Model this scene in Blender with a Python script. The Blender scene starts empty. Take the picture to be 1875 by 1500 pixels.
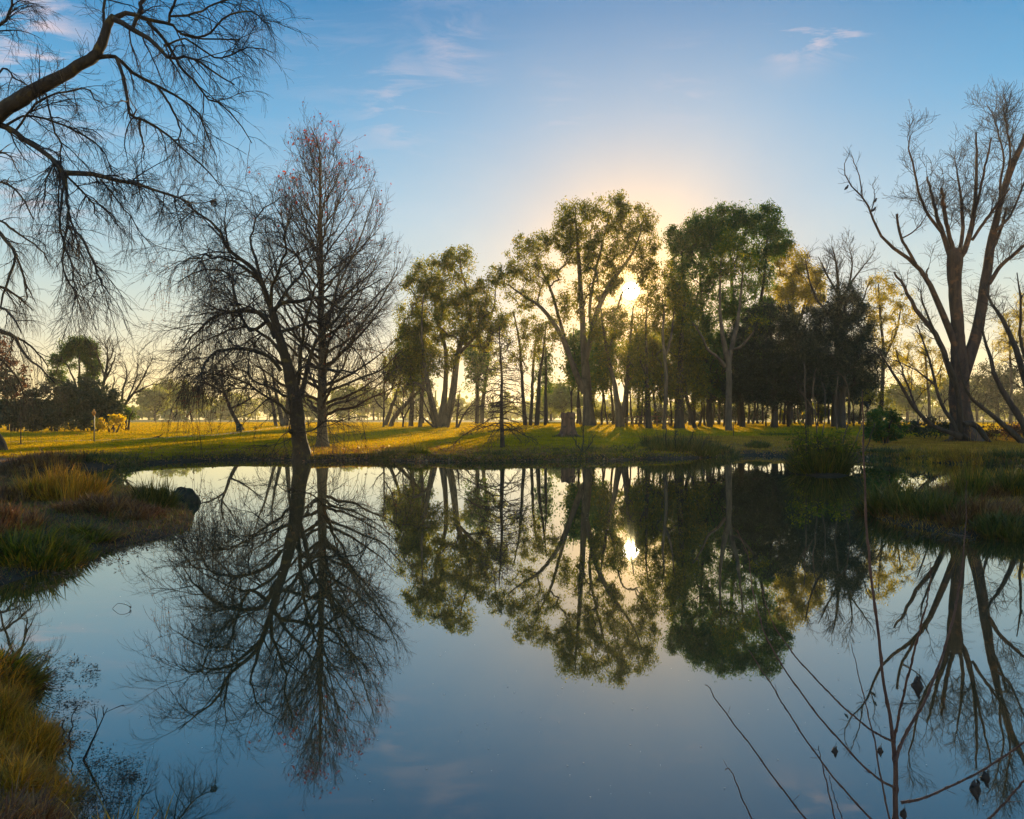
import bpy, math, random
import numpy as np

# ---------------------------------------------------------------- camera, light, exposure
S = bpy.context.scene
COL = S.collection
F, CX, HY, EYE = 1400.0, 937.5, 770.5, 2.0          # photograph: focal length in its pixels, centre column, horizon row, eye height
cam_d = bpy.data.cameras.new('camera'); cam = bpy.data.objects.new('camera', cam_d); COL.objects.link(cam)
cam.location = (0, 0, EYE); cam.rotation_euler = (math.radians(90), 0, 0)
cam_d.sensor_width = 36; cam_d.lens = 36 * F / 1875.0; cam_d.shift_y = 20.5 / 1875.0
cam_d.clip_start = 0.05; cam_d.clip_end = 12000
S.camera = cam
SUN_AZ, SUN_EL = math.radians(8.83), math.radians(9.52)
SUN = np.array([math.sin(SUN_AZ) * math.cos(SUN_EL), math.cos(SUN_AZ) * math.cos(SUN_EL), math.sin(SUN_EL)])
sl = bpy.data.lights.new('sun', 'SUN'); sl.energy = 5.0; sl.angle = math.radians(0.53); sl.color = (1.0, 0.71, 0.33)
so = bpy.data.objects.new('sun', sl); COL.objects.link(so)
so.rotation_euler = (math.radians(90) - SUN_EL, 0, math.radians(180) - SUN_AZ)
so.location = (0, 0, 60)
S.view_settings.view_transform = 'Standard'; S.view_settings.look = 'None'
S.view_settings.exposure = 1.08; S.view_settings.gamma = 1.0
S.render.engine = 'CYCLES'
cy = S.cycles
cy.max_bounces = 6; cy.diffuse_bounces = 2; cy.glossy_bounces = 2; cy.transmission_bounces = 3; cy.transparent_max_bounces = 8; cy.volume_bounces = 0
cy.caustics_reflective = False; cy.caustics_refractive = False
cy.use_denoising = True; cy.sample_clamp_indirect = 3.0; cy.use_adaptive_sampling = True

def lin(r, g, b):
    f = lambda c: ((c / 255 + 0.055) / 1.055) ** 2.4 if c > 10 else c / 255 / 12.92
    return (f(r), f(g), f(b), 1.0)

class NT:                                             # a small node-tree writer
    def __init__(self, tree): self.t = tree; tree.nodes.clear()
    def n(self, kind, **kw):
        nd = self.t.nodes.new(kind)
        for k, v in kw.items():
            if k.startswith('i_'):
                key = k[2:]; key = int(key) if key.isdigit() else key.replace('_', ' ')
                s = nd.inputs[key]
                if isinstance(v, bpy.types.NodeSocket): self.t.links.new(v, s)
                else: s.default_value = v
            else: setattr(nd, k, v)
        return nd
    def math(self, op, a, b=0.0, c=None, clamp=False):
        nd = self.t.nodes.new('ShaderNodeMath'); nd.operation = op; nd.use_clamp = clamp
        for i, v in enumerate((a, b, c)):
            if v is None: continue
            if isinstance(v, bpy.types.NodeSocket): self.t.links.new(v, nd.inputs[i])
            else: nd.inputs[i].default_value = v
        return nd.outputs[0]
    def vmath(self, op, a, b=None):
        nd = self.t.nodes.new('ShaderNodeVectorMath'); nd.operation = op
        for i, v in enumerate((a, b)):
            if v is None: continue
            if isinstance(v, bpy.types.NodeSocket): self.t.links.new(v, nd.inputs[i])
            else: nd.inputs[i].default_value = v
        return nd.outputs['Value'] if op in ('DOT_PRODUCT', 'LENGTH') else nd.outputs[0]
    def mix(self, f, a, b, kind='MIX'):
        nd = self.t.nodes.new('ShaderNodeMix'); nd.data_type = 'RGBA'; nd.blend_type = kind
        for s, v in ((nd.inputs[0], f), (nd.inputs[6], a), (nd.inputs[7], b)):
            if isinstance(v, bpy.types.NodeSocket): self.t.links.new(v, s)
            else: s.default_value = v
        return nd.outputs[2]
    def ramp(self, f, stops, interp='LINEAR'):
        nd = self.t.nodes.new('ShaderNodeValToRGB'); e = nd.color_ramp.elements; nd.color_ramp.interpolation = interp
        while len(e) < len(stops): e.new(0.5)
        for el, (p, c) in zip(e, stops): el.position = p; el.color = c if len(c) == 4 else (*c, 1)
        self.t.links.new(f, nd.inputs[0]); return nd.outputs[0]
    def noise(self, vec, scale, detail=4, rough=0.55, dist=0.0):
        nd = self.t.nodes.new('ShaderNodeTexNoise'); nd.inputs['Scale'].default_value = scale
        nd.inputs['Detail'].default_value = detail; nd.inputs['Roughness'].default_value = rough; nd.inputs['Distortion'].default_value = dist
        if vec is not None: self.t.links.new(vec, nd.inputs['Vector'])
        return nd.outputs['Fac']
    def link(self, a, b): self.t.links.new(a, b)

def pdir(x, y):
    v = np.array([(x - CX) / F, 1.0, (HY - y) / F]); return v / np.linalg.norm(v)

w = bpy.data.worlds.new('World'); S.world = w; w.use_nodes = True
N = NT(w.node_tree)
tc = N.n('ShaderNodeTexCoord'); d = N.vmath('NORMALIZE', tc.outputs['Generated'])
sep = N.n('ShaderNodeSeparateXYZ', i_0=d); z = sep.outputs['Z']
sky = N.n('ShaderNodeTexSky', sky_type='NISHITA', sun_disc=False, sun_elevation=SUN_EL, sun_rotation=SUN_AZ, air_density=1.0, dust_density=1.5, ozone_density=1.5)
SKY = [(0.0, (246, 214, 138)), (0.05, (240, 222, 172)), (0.10, (212, 214, 194)), (0.17, (176, 202, 206)), (0.26, (140, 188, 216)),
       (0.36, (88, 162, 208)), (0.47, (26, 126, 184)), (0.62, (60, 134, 196)), (1.0, (110, 160, 214))]  # last stops, above the view, brightened to add fill light on the land
grad = N.ramp(N.math('MAXIMUM', z, 0.0), [(p, lin(*c)) for p, c in SKY])
dot = N.math('MAXIMUM', N.vmath('DOT_PRODUCT', d, tuple(SUN)), 0.0)
def power(k): return N.math('POWER', dot, k)
def addc(a, f, c): return N.mix(f, a, (*c, 1), 'ADD')
g = grad
g = N.mix(N.math('MULTIPLY', power(26), 0.7, clamp=True), g, lin(212, 202, 204))
g = N.mix(N.math('MULTIPLY', power(110), 0.75, clamp=True), g, lin(255, 208, 148))
# wisps of cloud in a few parts of the sky
zz = N.math('ADD', z, 0.12)
pl = N.n('ShaderNodeCombineXYZ', i_0=N.math('DIVIDE', sep.outputs['X'], zz), i_1=N.math('DIVIDE', sep.outputs['Y'], zz), i_2=z).outputs[0]
pl2 = N.n('ShaderNodeMapping', i_0=pl, i_2=(0, 0, .5), i_3=(1.0, 2.6, 1)).outputs[0]
wn = N.noise(pl2, 3.6, 9, 0.62, 0.7)
wisp = N.math('MULTIPLY', N.math('SUBTRACT', wn, 0.49), 7.0, clamp=True)
mask = None
for (x, y, k, a) in ((45, 62, 900, 1.0), (70, 345, 1200, .8), (735, 190, 900, .42), (830, 95, 1000, .3), (1440, 70, 3000, .75), (1490, 58, 3000, .8), (1545, 48, 3600, .7), (1030, 180, 1500, .2), (1250, 150, 1500, .22), (560, 60, 500, .15), (150, 300, 300, .25), (700, 120, 120, .12)):
    m = N.math('MULTIPLY', N.math('POWER', N.math('MAXIMUM', N.vmath('DOT_PRODUCT', d, tuple(pdir(x, y))), 0.0), k), a)
    mask = m if mask is None else N.math('MAXIMUM', mask, m)
g = N.mix(N.math('MULTIPLY', wisp, mask, clamp=True), g, lin(228, 206, 210))
g = N.mix(1.0, g, (10, 10, 10, 1), 'MULTIPLY')         # the Background strength below is 0.1
g = N.mix(0.04, g, sky.outputs[0])
rear_fill = N.n('ShaderNodeMapRange', interpolation_type='SMOOTHSTEP', i_0=sep.outputs['Y'], i_1=0.15, i_2=-0.5, i_3=1.0, i_4=2.2).outputs[0]   # added fill light: sky behind the camera multiplied brighter and warmer
g = N.mix(1.0, g, N.n('ShaderNodeCombineColor', i_0=rear_fill, i_1=N.math('MULTIPLY', N.math('ADD', rear_fill, .25), .8), i_2=N.math('MULTIPLY', N.math('ADD', rear_fill, .66), .6)).outputs[0], 'MULTIPLY')
g = addc(g, N.math('MULTIPLY', power(220), 1.0), (7, 3.4, .9))
g = addc(g, N.math('MULTIPLY', power(1800), 1.0), (7, 4, 1.4))
disc = N.n('ShaderNodeMapRange', interpolation_type='SMOOTHSTEP', i_0=dot, i_1=math.cos(math.radians(0.66)), i_2=math.cos(math.radians(0.46))).outputs[0]
g = addc(g, disc, (300, 250, 170))
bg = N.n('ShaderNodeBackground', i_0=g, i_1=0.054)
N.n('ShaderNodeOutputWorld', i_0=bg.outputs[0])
w.cycles.sampling_method = 'MANUAL'; w.cycles.sample_map_resolution = 1024

# ---------------------------------------------------------------- helpers
def px(x, y, dist): return np.array([(x - CX) / F * dist, dist, EYE + (HY - y) / F * dist])
def plan(x, y):                                       # point of the water plane seen at photo pixel x, y
    dd = EYE * F / (y - HY); return ((x - CX) / F * dd, dd)

def make_mesh(name, V, Q, mats=(), smooth=False, mi=None):
    """V (n,3); Q list of index arrays (m,k)"""
    me = bpy.data.meshes.new(name); V = np.ascontiguousarray(V, dtype=np.float32)
    me.vertices.add(len(V)); me.vertices.foreach_set('co', V.ravel())
    Q = [q for q in Q if len(q)]
    nl = sum(q.size for q in Q); npoly = sum(len(q) for q in Q)
    me.loops.add(nl); me.polygons.add(npoly)
    me.loops.foreach_set('vertex_index', np.concatenate([q.ravel() for q in Q]).astype(np.int32))
    st = []; o = 0
    for q in Q: st.append(o + np.arange(len(q)) * q.shape[1]); o += q.size
    me.polygons.foreach_set('loop_start', np.concatenate(st).astype(np.int32))
    if smooth: me.polygons.foreach_set('use_smooth', np.ones(npoly, dtype=bool))
    if mi is not None: me.polygons.foreach_set('material_index', np.asarray(mi, dtype=np.int32))
    me.update(calc_edges=True)
    for m in mats: me.materials.append(m)
    return me

class MB:
    """collects geometry for ONE mesh object"""
    def __init__(self): self.V = []; self.Q = {}; self.n = 0
    def add(self, V, q):
        V = np.asarray(V, float).reshape(-1, 3); self.V.append(V)
        q = np.asarray(q); self.Q.setdefault(q.shape[1], []).append(q + self.n); self.n += len(V)
    def tubes(self, P, R, m=5, rough=0.0, rng=None):
        P = np.asarray(P, float); R = np.asarray(R, float)
        if P.ndim == 2: P = P[None]; R = R[None]
        if not len(P): return
        P = np.concatenate([P, P[:, -1:] + (P[:, -1:] - P[:, -2:-1]) * 0.02], 1); R = np.concatenate([R, R[:, -1:] * 0.05], 1)
        n, K, _ = P.shape
        T = np.gradient(P, axis=1); T /= np.linalg.norm(T, axis=2, keepdims=True) + 1e-9
        av = T.mean(1); ref = np.where(np.abs(av[:, 2:3]) > 0.75 * np.linalg.norm(av, axis=1, keepdims=True), np.array([[1., 0.15, 0]]), np.array([[0.1, 0.1, 1.]]))
        U = np.cross(T, ref[:, None, :]); U /= np.linalg.norm(U, axis=2, keepdims=True) + 1e-9
        W = np.cross(T, U)
        a = np.arange(m) * 2 * math.pi / m
        RR = R[:, :, None] * np.ones(m)
        if rough and rng is not None:
            ridge = rng.normal(0, rough, (n, 1, m)); RR = RR * (1 + ridge + rng.normal(0, rough * .6, (n, K, m)))
        V = P[:, :, None, :] + RR[..., None] * (np.cos(a)[:, None] * U[:, :, None, :] + np.sin(a)[:, None] * W[:, :, None, :])
        idx = np.arange(n * K * m).reshape(n, K, m); nx = np.roll(idx, -1, 2)
        q = np.stack([idx[:, :-1], nx[:, :-1], nx[:, 1:], idx[:, 1:]], -1).reshape(-1, 4)
        self.add(V.reshape(-1, 3), q)
    def leaves(self, C, A, B):
        """diamond leaves: base C, axis A (full length), half-width B"""
        V = np.stack([C, C + A * .45 + B, C + A, C + A * .45 - B], 1).reshape(-1, 3)
        self.add(V, np.arange(len(V)).reshape(-1, 4))
    def blades(self, P, Wd):
        """ribbons: P (n,K,3), Wd (n,K,3) half-width vectors"""
        n, K, _ = P.shape
        V = np.stack([P - Wd, P + Wd], 2).reshape(-1, 3); i = np.arange(n * K * 2).reshape(n, K, 2)
        self.add(V, np.stack([i[:, :-1, 0], i[:, :-1, 1], i[:, 1:, 1], i[:, 1:, 0]], -1).reshape(-1, 4))
    def box(self, c, s, rz=0.0, rx=0.0):
        x, y, zz_ = [v / 2 for v in s]
        v = np.array([[a * x, b * y, e * zz_] for e in (-1, 1) for (a, b) in ((-1, -1), (1, -1), (1, 1), (-1, 1))])
        ca, sa = math.cos(rx), math.sin(rx); v = v @ np.array([[1, 0, 0], [0, ca, -sa], [0, sa, ca]]).T
        ca, sa = math.cos(rz), math.sin(rz); v = v @ np.array([[ca, -sa, 0], [sa, ca, 0], [0, 0, 1]]).T
        self.add(v + np.asarray(c), np.array([[0, 3, 2, 1], [4, 5, 6, 7], [0, 1, 5, 4], [1, 2, 6, 5], [2, 3, 7, 6], [3, 0, 4, 7]]))
    def build(self, name, mat, parent=None, smooth=False, origin=None):
        V = np.concatenate(self.V) if self.V else np.zeros((0, 3))
        if origin is not None: V = V - np.asarray(origin)
        Q = [np.concatenate(v) for v in self.Q.values()]
        me = make_mesh(name, V, Q, [mat], smooth)
        o = bpy.data.objects.new(name, me); COL.objects.link(o)
        if parent is not None: o.parent = parent
        elif origin is not None: o.location = origin
        return o

def tag(o, label=None, cat=None, group=None, kind=None):
    if label: o['label'] = label
    if cat: o['category'] = cat
    if group: o['group'] = group
    if kind: o['kind'] = kind
    return o
def empty(name, loc, label, cat, group=None):
    o = bpy.data.objects.new(name, None); COL.objects.link(o); o.location = loc; o.empty_display_size = 0.3
    return tag(o, label, cat, group)

def resample(pts, K):
    """pts (n,c) -> smooth curve with K samples (Catmull-Rom)"""
    p = np.asarray(pts, float); n = len(p)
    if n == 2: t = np.linspace(0, 1, K)[:, None]; return p[0] * (1 - t) + p[1] * t
    e = np.vstack([2 * p[0] - p[1], p, 2 * p[-1] - p[-2]])
    u = np.linspace(0, n - 1 - 1e-6, K); i = u.astype(int); f = (u - i)[:, None]
    a, b, c, dd = e[i], e[i + 1], e[i + 2], e[i + 3]
    return 0.5 * ((2 * b) + (-a + c) * f + (2 * a - 5 * b + 4 * c - dd) * f ** 2 + (-a + 3 * b - 3 * c + dd) * f ** 3)

def limb(tr, dist, K=14, rng=None, jit=0.0, dz=0.0, d0=0.0):
    """traced limb [(x, y, width_px)...] at a distance, drifting dz metres in depth by its end"""
    q = resample(tr, K); dd = dist + d0 + dz * np.linspace(0, 1, K) ** 1.2
    P = np.stack([(q[:, 0] - CX) / F * dd, dd, EYE + (HY - q[:, 1]) / F * dd], 1)
    R = np.maximum(q[:, 2] / 2 / F * dist, 0.006 if dist > 5 else .001)
    if rng is not None and jit: P[1:] += rng.normal(0, jit, (K - 1, 3)) * np.linspace(.3, 1, K - 1)[:, None]
    return P, R

def spawn(rng, par, dens, length, K=6, ang=(45, 12), t=(0.15, 1.0), trop=(0, 0, 0), wig=0.15, ratio=0.6, rmax=0.03, rtip=0.004, lt=0.5, flat=None, n=None):
    """children along parents (P (N,K,3), R (N,K)); density per metre"""
    P, R = par; Nn, Kp, _ = P.shape
    L = np.linalg.norm(np.diff(P, axis=1), axis=2).sum(1)
    n = int(dens * L.sum()) if n is None else n
    i = rng.choice(Nn, n, p=L / L.sum()); tt = rng.uniform(*t, n); u = tt * (Kp - 1) * 0.999; k = u.astype(int); f = (u - k)[:, None]
    p0 = P[i, k] * (1 - f) + P[i, k + 1] * f; r0 = R[i, k] * (1 - f[:, 0]) + R[i, k + 1] * f[:, 0]
    T = P[i, k + 1] - P[i, k]; T /= np.linalg.norm(T, axis=1, keepdims=True) + 1e-9
    rnd = rng.normal(0, 1, (n, 3))
    if flat is not None: rnd = rnd * np.asarray(flat)
    B = rnd - (rnd * T).sum(1, keepdims=True) * T; B /= np.linalg.norm(B, axis=1, keepdims=True) + 1e-9
    a = np.radians(rng.normal(ang[0], ang[1], n))[:, None]
    D = np.cos(a) * T + np.sin(a) * B
    le = (length(i, tt) if callable(length) else length) * (1 - lt * tt) * rng.uniform(0.55, 1.3, n)
    st = (le / (K - 1))[:, None]
    out = [p0]; tr = np.asarray(trop, float)
    for s in range(K - 1):
        D = D + tr + rng.normal(0, wig, (n, 3)); D /= np.linalg.norm(D, axis=1, keepdims=True)
        out.append(out[-1] + D * st)
    P2 = np.stack(out, 1); rr = np.clip(r0 * ratio, rtip, rmax)
    R2 = rr[:, None] * (1 - np.linspace(0, 1, K)) + rtip * np.linspace(0, 1, K) * np.minimum(1, rr[:, None] / rtip)
    return P2, np.maximum(R2, rtip * .7)

def cat(*prs):                                        # merge polyline sets (resampling to the same K)
    K = max(p[0].shape[1] for p in prs); Ps, Rs = [], []
    for P, R in prs:
        if P.shape[1] != K:
            u = np.linspace(0, P.shape[1] - 1.0001, K); i = u.astype(int); f = u - i
            P = P[:, i] * (1 - f)[None, :, None] + P[:, i + 1] * f[None, :, None]; R = R[:, i] * (1 - f) + R[:, i + 1] * f
        Ps.append(P); Rs.append(R)
    return np.concatenate(Ps), np.concatenate(Rs)
def stack(lims): return np.stack([l[0] for l in lims]), np.stack([l[1] for l in lims])

# ---------------------------------------------------------------- materials
def mat(name): m = bpy.data.materials.new(name); m.use_nodes = True; return m, NT(m.node_tree)
def bark(name, c1, c2, scale=3.0, spots=None):
    m, N = mat(name); tc = N.n('ShaderNodeTexCoord').outputs['Object']
    mp = N.n('ShaderNodeMapping', i_0=tc, i_3=(1, 1, 0.25)).outputs[0]
    f = N.noise(mp, scale * 3, 6, .65)
    c = N.ramp(f, [(.32, c1), (.68, c2)])
    if spots: c = N.mix(N.math('MULTIPLY', N.math('SUBTRACT', N.noise(tc, scale * 1.4, 3), .56), 8, clamp=True), c, (*spots, 1))
    b = N.n('ShaderNodeBump', i_0=0.9, i_1=0.05, i_Height=f)
    p = N.n('ShaderNodeBsdfPrincipled', i_Base_Color=c, i_Roughness=0.85, i_Normal=b.outputs[0]); p.inputs['Specular IOR Level'].default_value = 0.25
    N.n('ShaderNodeOutputMaterial', i_0=p.outputs[0]); return m
def leafmat(name, cols, trans=0.5, tint=None, rough=0.55, spec=.3):
    m, N = mat(name)
    r = N.n('ShaderNodeNewGeometry').outputs['Random Per Island']
    st = [(k / max(1, len(cols) - 1), (*c, 1)) for k, c in enumerate(cols)]
    c = N.ramp(r, st)
    pos = N.n('ShaderNodeNewGeometry').outputs['Position']
    v = N.n('ShaderNodeMapRange', i_0=N.noise(pos, .7, 3), i_1=.3, i_2=.7, i_3=.65, i_4=1.35).outputs[0]
    c = N.mix(1.0, c, N.n('ShaderNodeCombineColor', i_0=v, i_1=v, i_2=v).outputs[0], 'MULTIPLY')
    p = N.n('ShaderNodeBsdfPrincipled', i_Base_Color=c, i_Roughness=rough); p.inputs['Specular IOR Level'].default_value = spec
    tcol = N.mix(1.0, c, (*(tint or (2.4, 1.9, .55)), 1), 'MULTIPLY')
    t = N.n('ShaderNodeBsdfTranslucent', i_0=tcol)
    mx = N.n('ShaderNodeMixShader', i_0=trans, i_1=p.outputs[0], i_2=t.outputs[0])
    N.n('ShaderNodeOutputMaterial', i_0=mx.outputs[0]); return m
def plain(name, col, rough=0.6, metal=0.0, vary=.15, scale=8):
    m, N = mat(name); f = N.noise(N.n('ShaderNodeTexCoord').outputs['Object'], scale, 5)
    c = N.ramp(f, [(.3, tuple(v * (1 - vary) for v in col)), (.7, tuple(v * (1 + vary) for v in col))])
    p = N.n('ShaderNodeBsdfPrincipled', i_Base_Color=c, i_Roughness=rough, i_Metallic=metal)
    N.n('ShaderNodeOutputMaterial', i_0=p.outputs[0]); return m

M = dict(
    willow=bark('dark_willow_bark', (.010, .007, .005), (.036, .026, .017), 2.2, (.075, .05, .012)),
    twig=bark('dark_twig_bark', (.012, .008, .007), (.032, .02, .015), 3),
    plane=bark('plane_bark', (.07, .05, .03), (.18, .125, .07), 1.2, (.07, .05, .03)),
    planetwig=bark('plane_twig_bark', (.035, .018, .008), (.085, .042, .018), 3),
    redbark=bark('brown_red_bark', (.028, .016, .011), (.105, .055, .034), 1.3, (.16, .07, .03)),
    redtwig=bark('brown_red_twig', (.022, .014, .011), (.055, .034, .024), 3),
    gum=bark('pale_gum_bark', (.045, .03, .02), (.15, .10, .06), .8, (.04, .027, .018)),
    gumdark=bark('dark_gum_bark', (.022, .015, .011), (.075, .048, .032), 1.2),
    cyp=bark('cypress_bark', (.035, .024, .018), (.08, .05, .034), 2),
    stump=bark('stump_wood', (.045, .022, .013), (.22, .105, .06), 1.6, (.03, .022, .018)),
    wood=bark('weathered_wood', (.10, .055, .035), (.2, .11, .07), 3),
    gleaf=leafmat('gum_leaf', [(.03, .045, .008), (.06, .07, .010), (.10, .085, .012), (.045, .05, .012), (.20, .14, .010)], .68, (3.0, 3.1, .2)),
    gleaf2=leafmat('green_gum_leaf', [(.02, .05, .010), (.035, .07, .012), (.09, .09, .012)], .55, (2.6, 2.7, .35)),
    amber=leafmat('amber_leaf', [(.13, .10, .010), (.20, .14, .012), (.08, .075, .012), (.24, .17, .010)], .70, (2.6, 2.7, .12)),
    needle=leafmat('casuarina_needle', [(.010, .015, .008), (.022, .03, .013), (.045, .048, .018)], .35, (1.5, 1.3, .6)),
    yellow=leafmat('yellow_leaf', [(.30, .24, .015), (.4, .28, .015), (.2, .2, .015)], .62, (2.0, 1.7, .2)),
    rust=leafmat('rust_leaf', [(.09, .035, .012), (.14, .06, .018), (.06, .03, .014)], .45, (1.9, 1.3, .4)),
    red=leafmat('red_leaf', [(.28, .03, .015), (.2, .05, .02), (.16, .07, .03)], .45, (1.8, 1.0, .7)),
    hedge=leafmat('thicket_leaf', [(.02, .035, .015), (.035, .045, .018), (.05, .05, .02)], .3, (1.6, 1.5, .5)),
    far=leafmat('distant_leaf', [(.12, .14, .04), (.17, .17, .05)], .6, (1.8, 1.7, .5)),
    sedge=leafmat('sedge_blade', [(.012, .018, .004), (.045, .065, .007), (.09, .10, .009), (.20, .15, .018), (.035, .03, .008), (.07, .085, .008), (.15, .09, .018)], .5, (1.5, 1.5, .4)),
    dsedge=leafmat('dark_sedge_blade', [(.015, .02, .006), (.055, .06, .010), (.12, .09, .018), (.03, .032, .01), (.08, .085, .012), (.16, .10, .03)], .4, (1.6, 1.5, .5)),
    gold=leafmat('gold_grass_blade', [(.07, .05, .008), (.46, .22, .016), (.26, .15, .012), (.14, .12, .010), (.56, .30, .04), (.20, .08, .016)], .5, (1.5, 1.25, .4)),
    straw=leafmat('straw_blade', [(.30, .15, .025), (.44, .25, .05), (.36, .19, .03), (.2, .12, .02), (.5, .3, .08)], .5, (1.5, 1.2, .4), .9, .05),
    brown=leafmat('dead_sedge_blade', [(.03, .015, .008), (.15, .06, .022), (.07, .035, .016), (.24, .13, .045), (.11, .045, .02)], .4, (1.5, 1.2, .6)),
    lawn=leafmat('lawn_blade', [(.14, .165, .005), (.27, .23, .006), (.42, .26, .007), (.13, .16, .005), (.22, .19, .006)], .55, (2.1, 1.6, .15), .9, .04),
    litter=leafmat('fallen_leaf', [(.2, .08, .035), (.28, .13, .05), (.13, .055, .03), (.32, .2, .1)], .3, (1.6, 1.2, .6)),
    rock=bark('mossy_rock', (.006, .006, .004), (.035, .032, .018), 5, (.03, .04, .008)),
    weed=leafmat('water_weed', [(.03, .02, .014), (.07, .035, .022), (.05, .045, .015)], .3, (1.4, 1.1, .6)),
    sapl=bark('sapling_bark', (.07, .035, .028), (.16, .08, .055), 14),
    deadleaf=plain('dead_leaf', (.02, .014, .012), .8, vary=.5, scale=30),
    sign=plain('sign_orange', (.62, .22, .01), .5, vary=.08), ink=plain('sign_ink', (.05, .02, .01), .6), steel=plain('sign_post_paint', (.015, .022, .018), .6),
    bin=plain('bin_green', (.006, .022, .014), .9), path=plain('path_gravel', (.30, .22, .15), .9, vary=.25, scale=2),
    foam=plain('pale_flotsam', (.26, .24, .2), .7),
)

# ---------------------------------------------------------------- terrain and pond
def poly(pts): return np.array([plan(*p) for p in pts])
FAR = [(-700, 880), (-300, 868), (0, 861), (60, 862), (130, 858), (200, 856), (260, 851), (340, 845), (430, 842), (530, 843), (560, 846), (640, 843), (700, 843), (745, 845), (770, 848), (790, 844), (850, 848),
       (900, 848), (950, 845), (1000, 845), (1060, 843), (1120, 844), (1180, 841), (1230, 841), (1300, 838), (1380, 834), (1430, 836), (1500, 838), (1570, 840), (1640, 843), (1720, 848), (1800, 852), (1875, 856), (2100, 862), (2600, 868)]
pf = poly(FAR)
PONDP = np.vstack([pf, [[48, 26], [42, 14], [24, 5], [9, 2.9], [3, 2.35], [0, 2.2], [-2, 2.3], [-5, 2.6], [-14, 4], [-32, 8], [-52, 20]]])
LPEN = poly([(-1500, 893), (-300, 889), (0, 886), (120, 884), (230, 893), (300, 905), (340, 922), (357, 945), (352, 968), (300, 984), (238, 998), (165, 1010), (110, 1036), (50, 1058), (0, 1074), (-300, 1094), (-1400, 1110)])
LFG = poly([(-900, 1215), (-100, 1222), (0, 1232), (45, 1245), (70, 1258), (52, 1285), (36, 1305), (50, 1335), (66, 1375), (74, 1410), (92, 1450), (112, 1480), (140, 1520), (190, 1590), (300, 1700), (420, 1900), (420, 2600), (-3000, 2600)])
RPEN = poly([(1598, 932), (1640, 912), (1720, 904), (1875, 899), (2300, 890), (2700, 900), (2700, 1120), (2100, 1015), (1875, 992), (1780, 985), (1700, 972), (1640, 962), (1604, 950)])
c0 = plan(1502, 868); ISL = np.array([[c0[0] + 1.05 * math.cos(a) * (1 + .12 * math.sin(3 * a)), c0[1] + 1.3 * math.sin(a)] for a in np.linspace(0, 2 * math.pi, 20)[:-1]])

def psd(X, Y, P):
    """signed distance, positive inside polygon P"""
    X = X.ravel(); Y = Y.ravel(); best = np.full(X.shape, 1e18); ins = np.zeros(X.shape, bool)
    for a, b in zip(P, np.roll(P, -1, 0)):
        ex, ey = b - a; L2 = ex * ex + ey * ey
        t = np.clip(((X - a[0]) * ex + (Y - a[1]) * ey) / L2, 0, 1)
        best = np.minimum(best, (X - a[0] - t * ex) ** 2 + (Y - a[1] - t * ey) ** 2)
        if abs(ey) > 1e-12:
            c = ((a[1] > Y) != (b[1] > Y)) & (X < ex * (Y - a[1]) / ey + a[0]); ins ^= c
    return np.where(ins, 1, -1) * np.sqrt(best)
rs0 = np.random.default_rng(5); NW = [(rs0.uniform(-1, 1, 2) * f, rs0.uniform(0, 6.28), a) for f, a in ((.25, 1), (.4, .8), (.7, .6), (1.3, .45), (2.6, .3), (4.5, .2), (7, .12), (11, .08)) for _ in range(2)]
def wob(X, Y, lo=0): return sum(a * np.sin(X * k[0] + Y * k[1] + p) for k, p, a in NW[lo:]) / 3
def sm(v): v = np.clip(v, 0, 1); return v * v * (3 - 2 * v)
def land(X, Y):
    """signed distance to the water's edge (positive on land) and which land it is"""
    X = np.asarray(X, float); Y = np.asarray(Y, float); sh = X.shape
    w_ = wob(X, Y, 8).ravel() * .10 * np.clip(Y.ravel() / 10, .3, 1.5)
    s = -psd(X, Y, PONDP); isl = [psd(X, Y, P) for P in (LPEN, LFG, RPEN, ISL)]
    al = np.stack([s] + isl); k = al.argmax(0); return (al.max(0) + w_).reshape(sh), k.reshape(sh)
def gz(X, Y):
    X = np.asarray(X, float); Y = np.asarray(Y, float); s, k = land(X, Y)
    far = .30 * sm(s / .7) + .10 * sm((s - .5) / 2.5) + .0225 * np.clip(Y - 40, 0, 44) * sm((s - .5) / 4) + .006 * np.clip(Y - 84, 0, 60) + .0035 * np.clip(Y - 144, 0, 200) + .03 * wob(X, Y, 2) * sm(s / 3)
    far = np.where(Y < 20, .34 * sm(s / .9) + .05 * wob(X, Y, 4) * sm(s), far)
    lo = .10 * sm(s / .35) + .20 * sm((s - .5) / 2.2) + .03 * wob(X, Y, 4) * sm(s / .6)
    fg = .10 * sm(s / .2) + .13 * sm(s / .8) + .04 * wob(X, Y, 4) * sm(s / .4)
    h = np.where(k == 0, far, np.where(k == 2, fg, lo))
    return np.where(s > 0, h, np.maximum(-1.2, s * .45))
def gz1(x, y): return float(gz(np.array([x]), np.array([y]))[0])
def base(x, dist, up=0.0):                            # world point of the ground under photo column x at a distance
    X = (x - CX) / F * dist; return np.array([X, dist, gz1(X, dist) + up])

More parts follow.
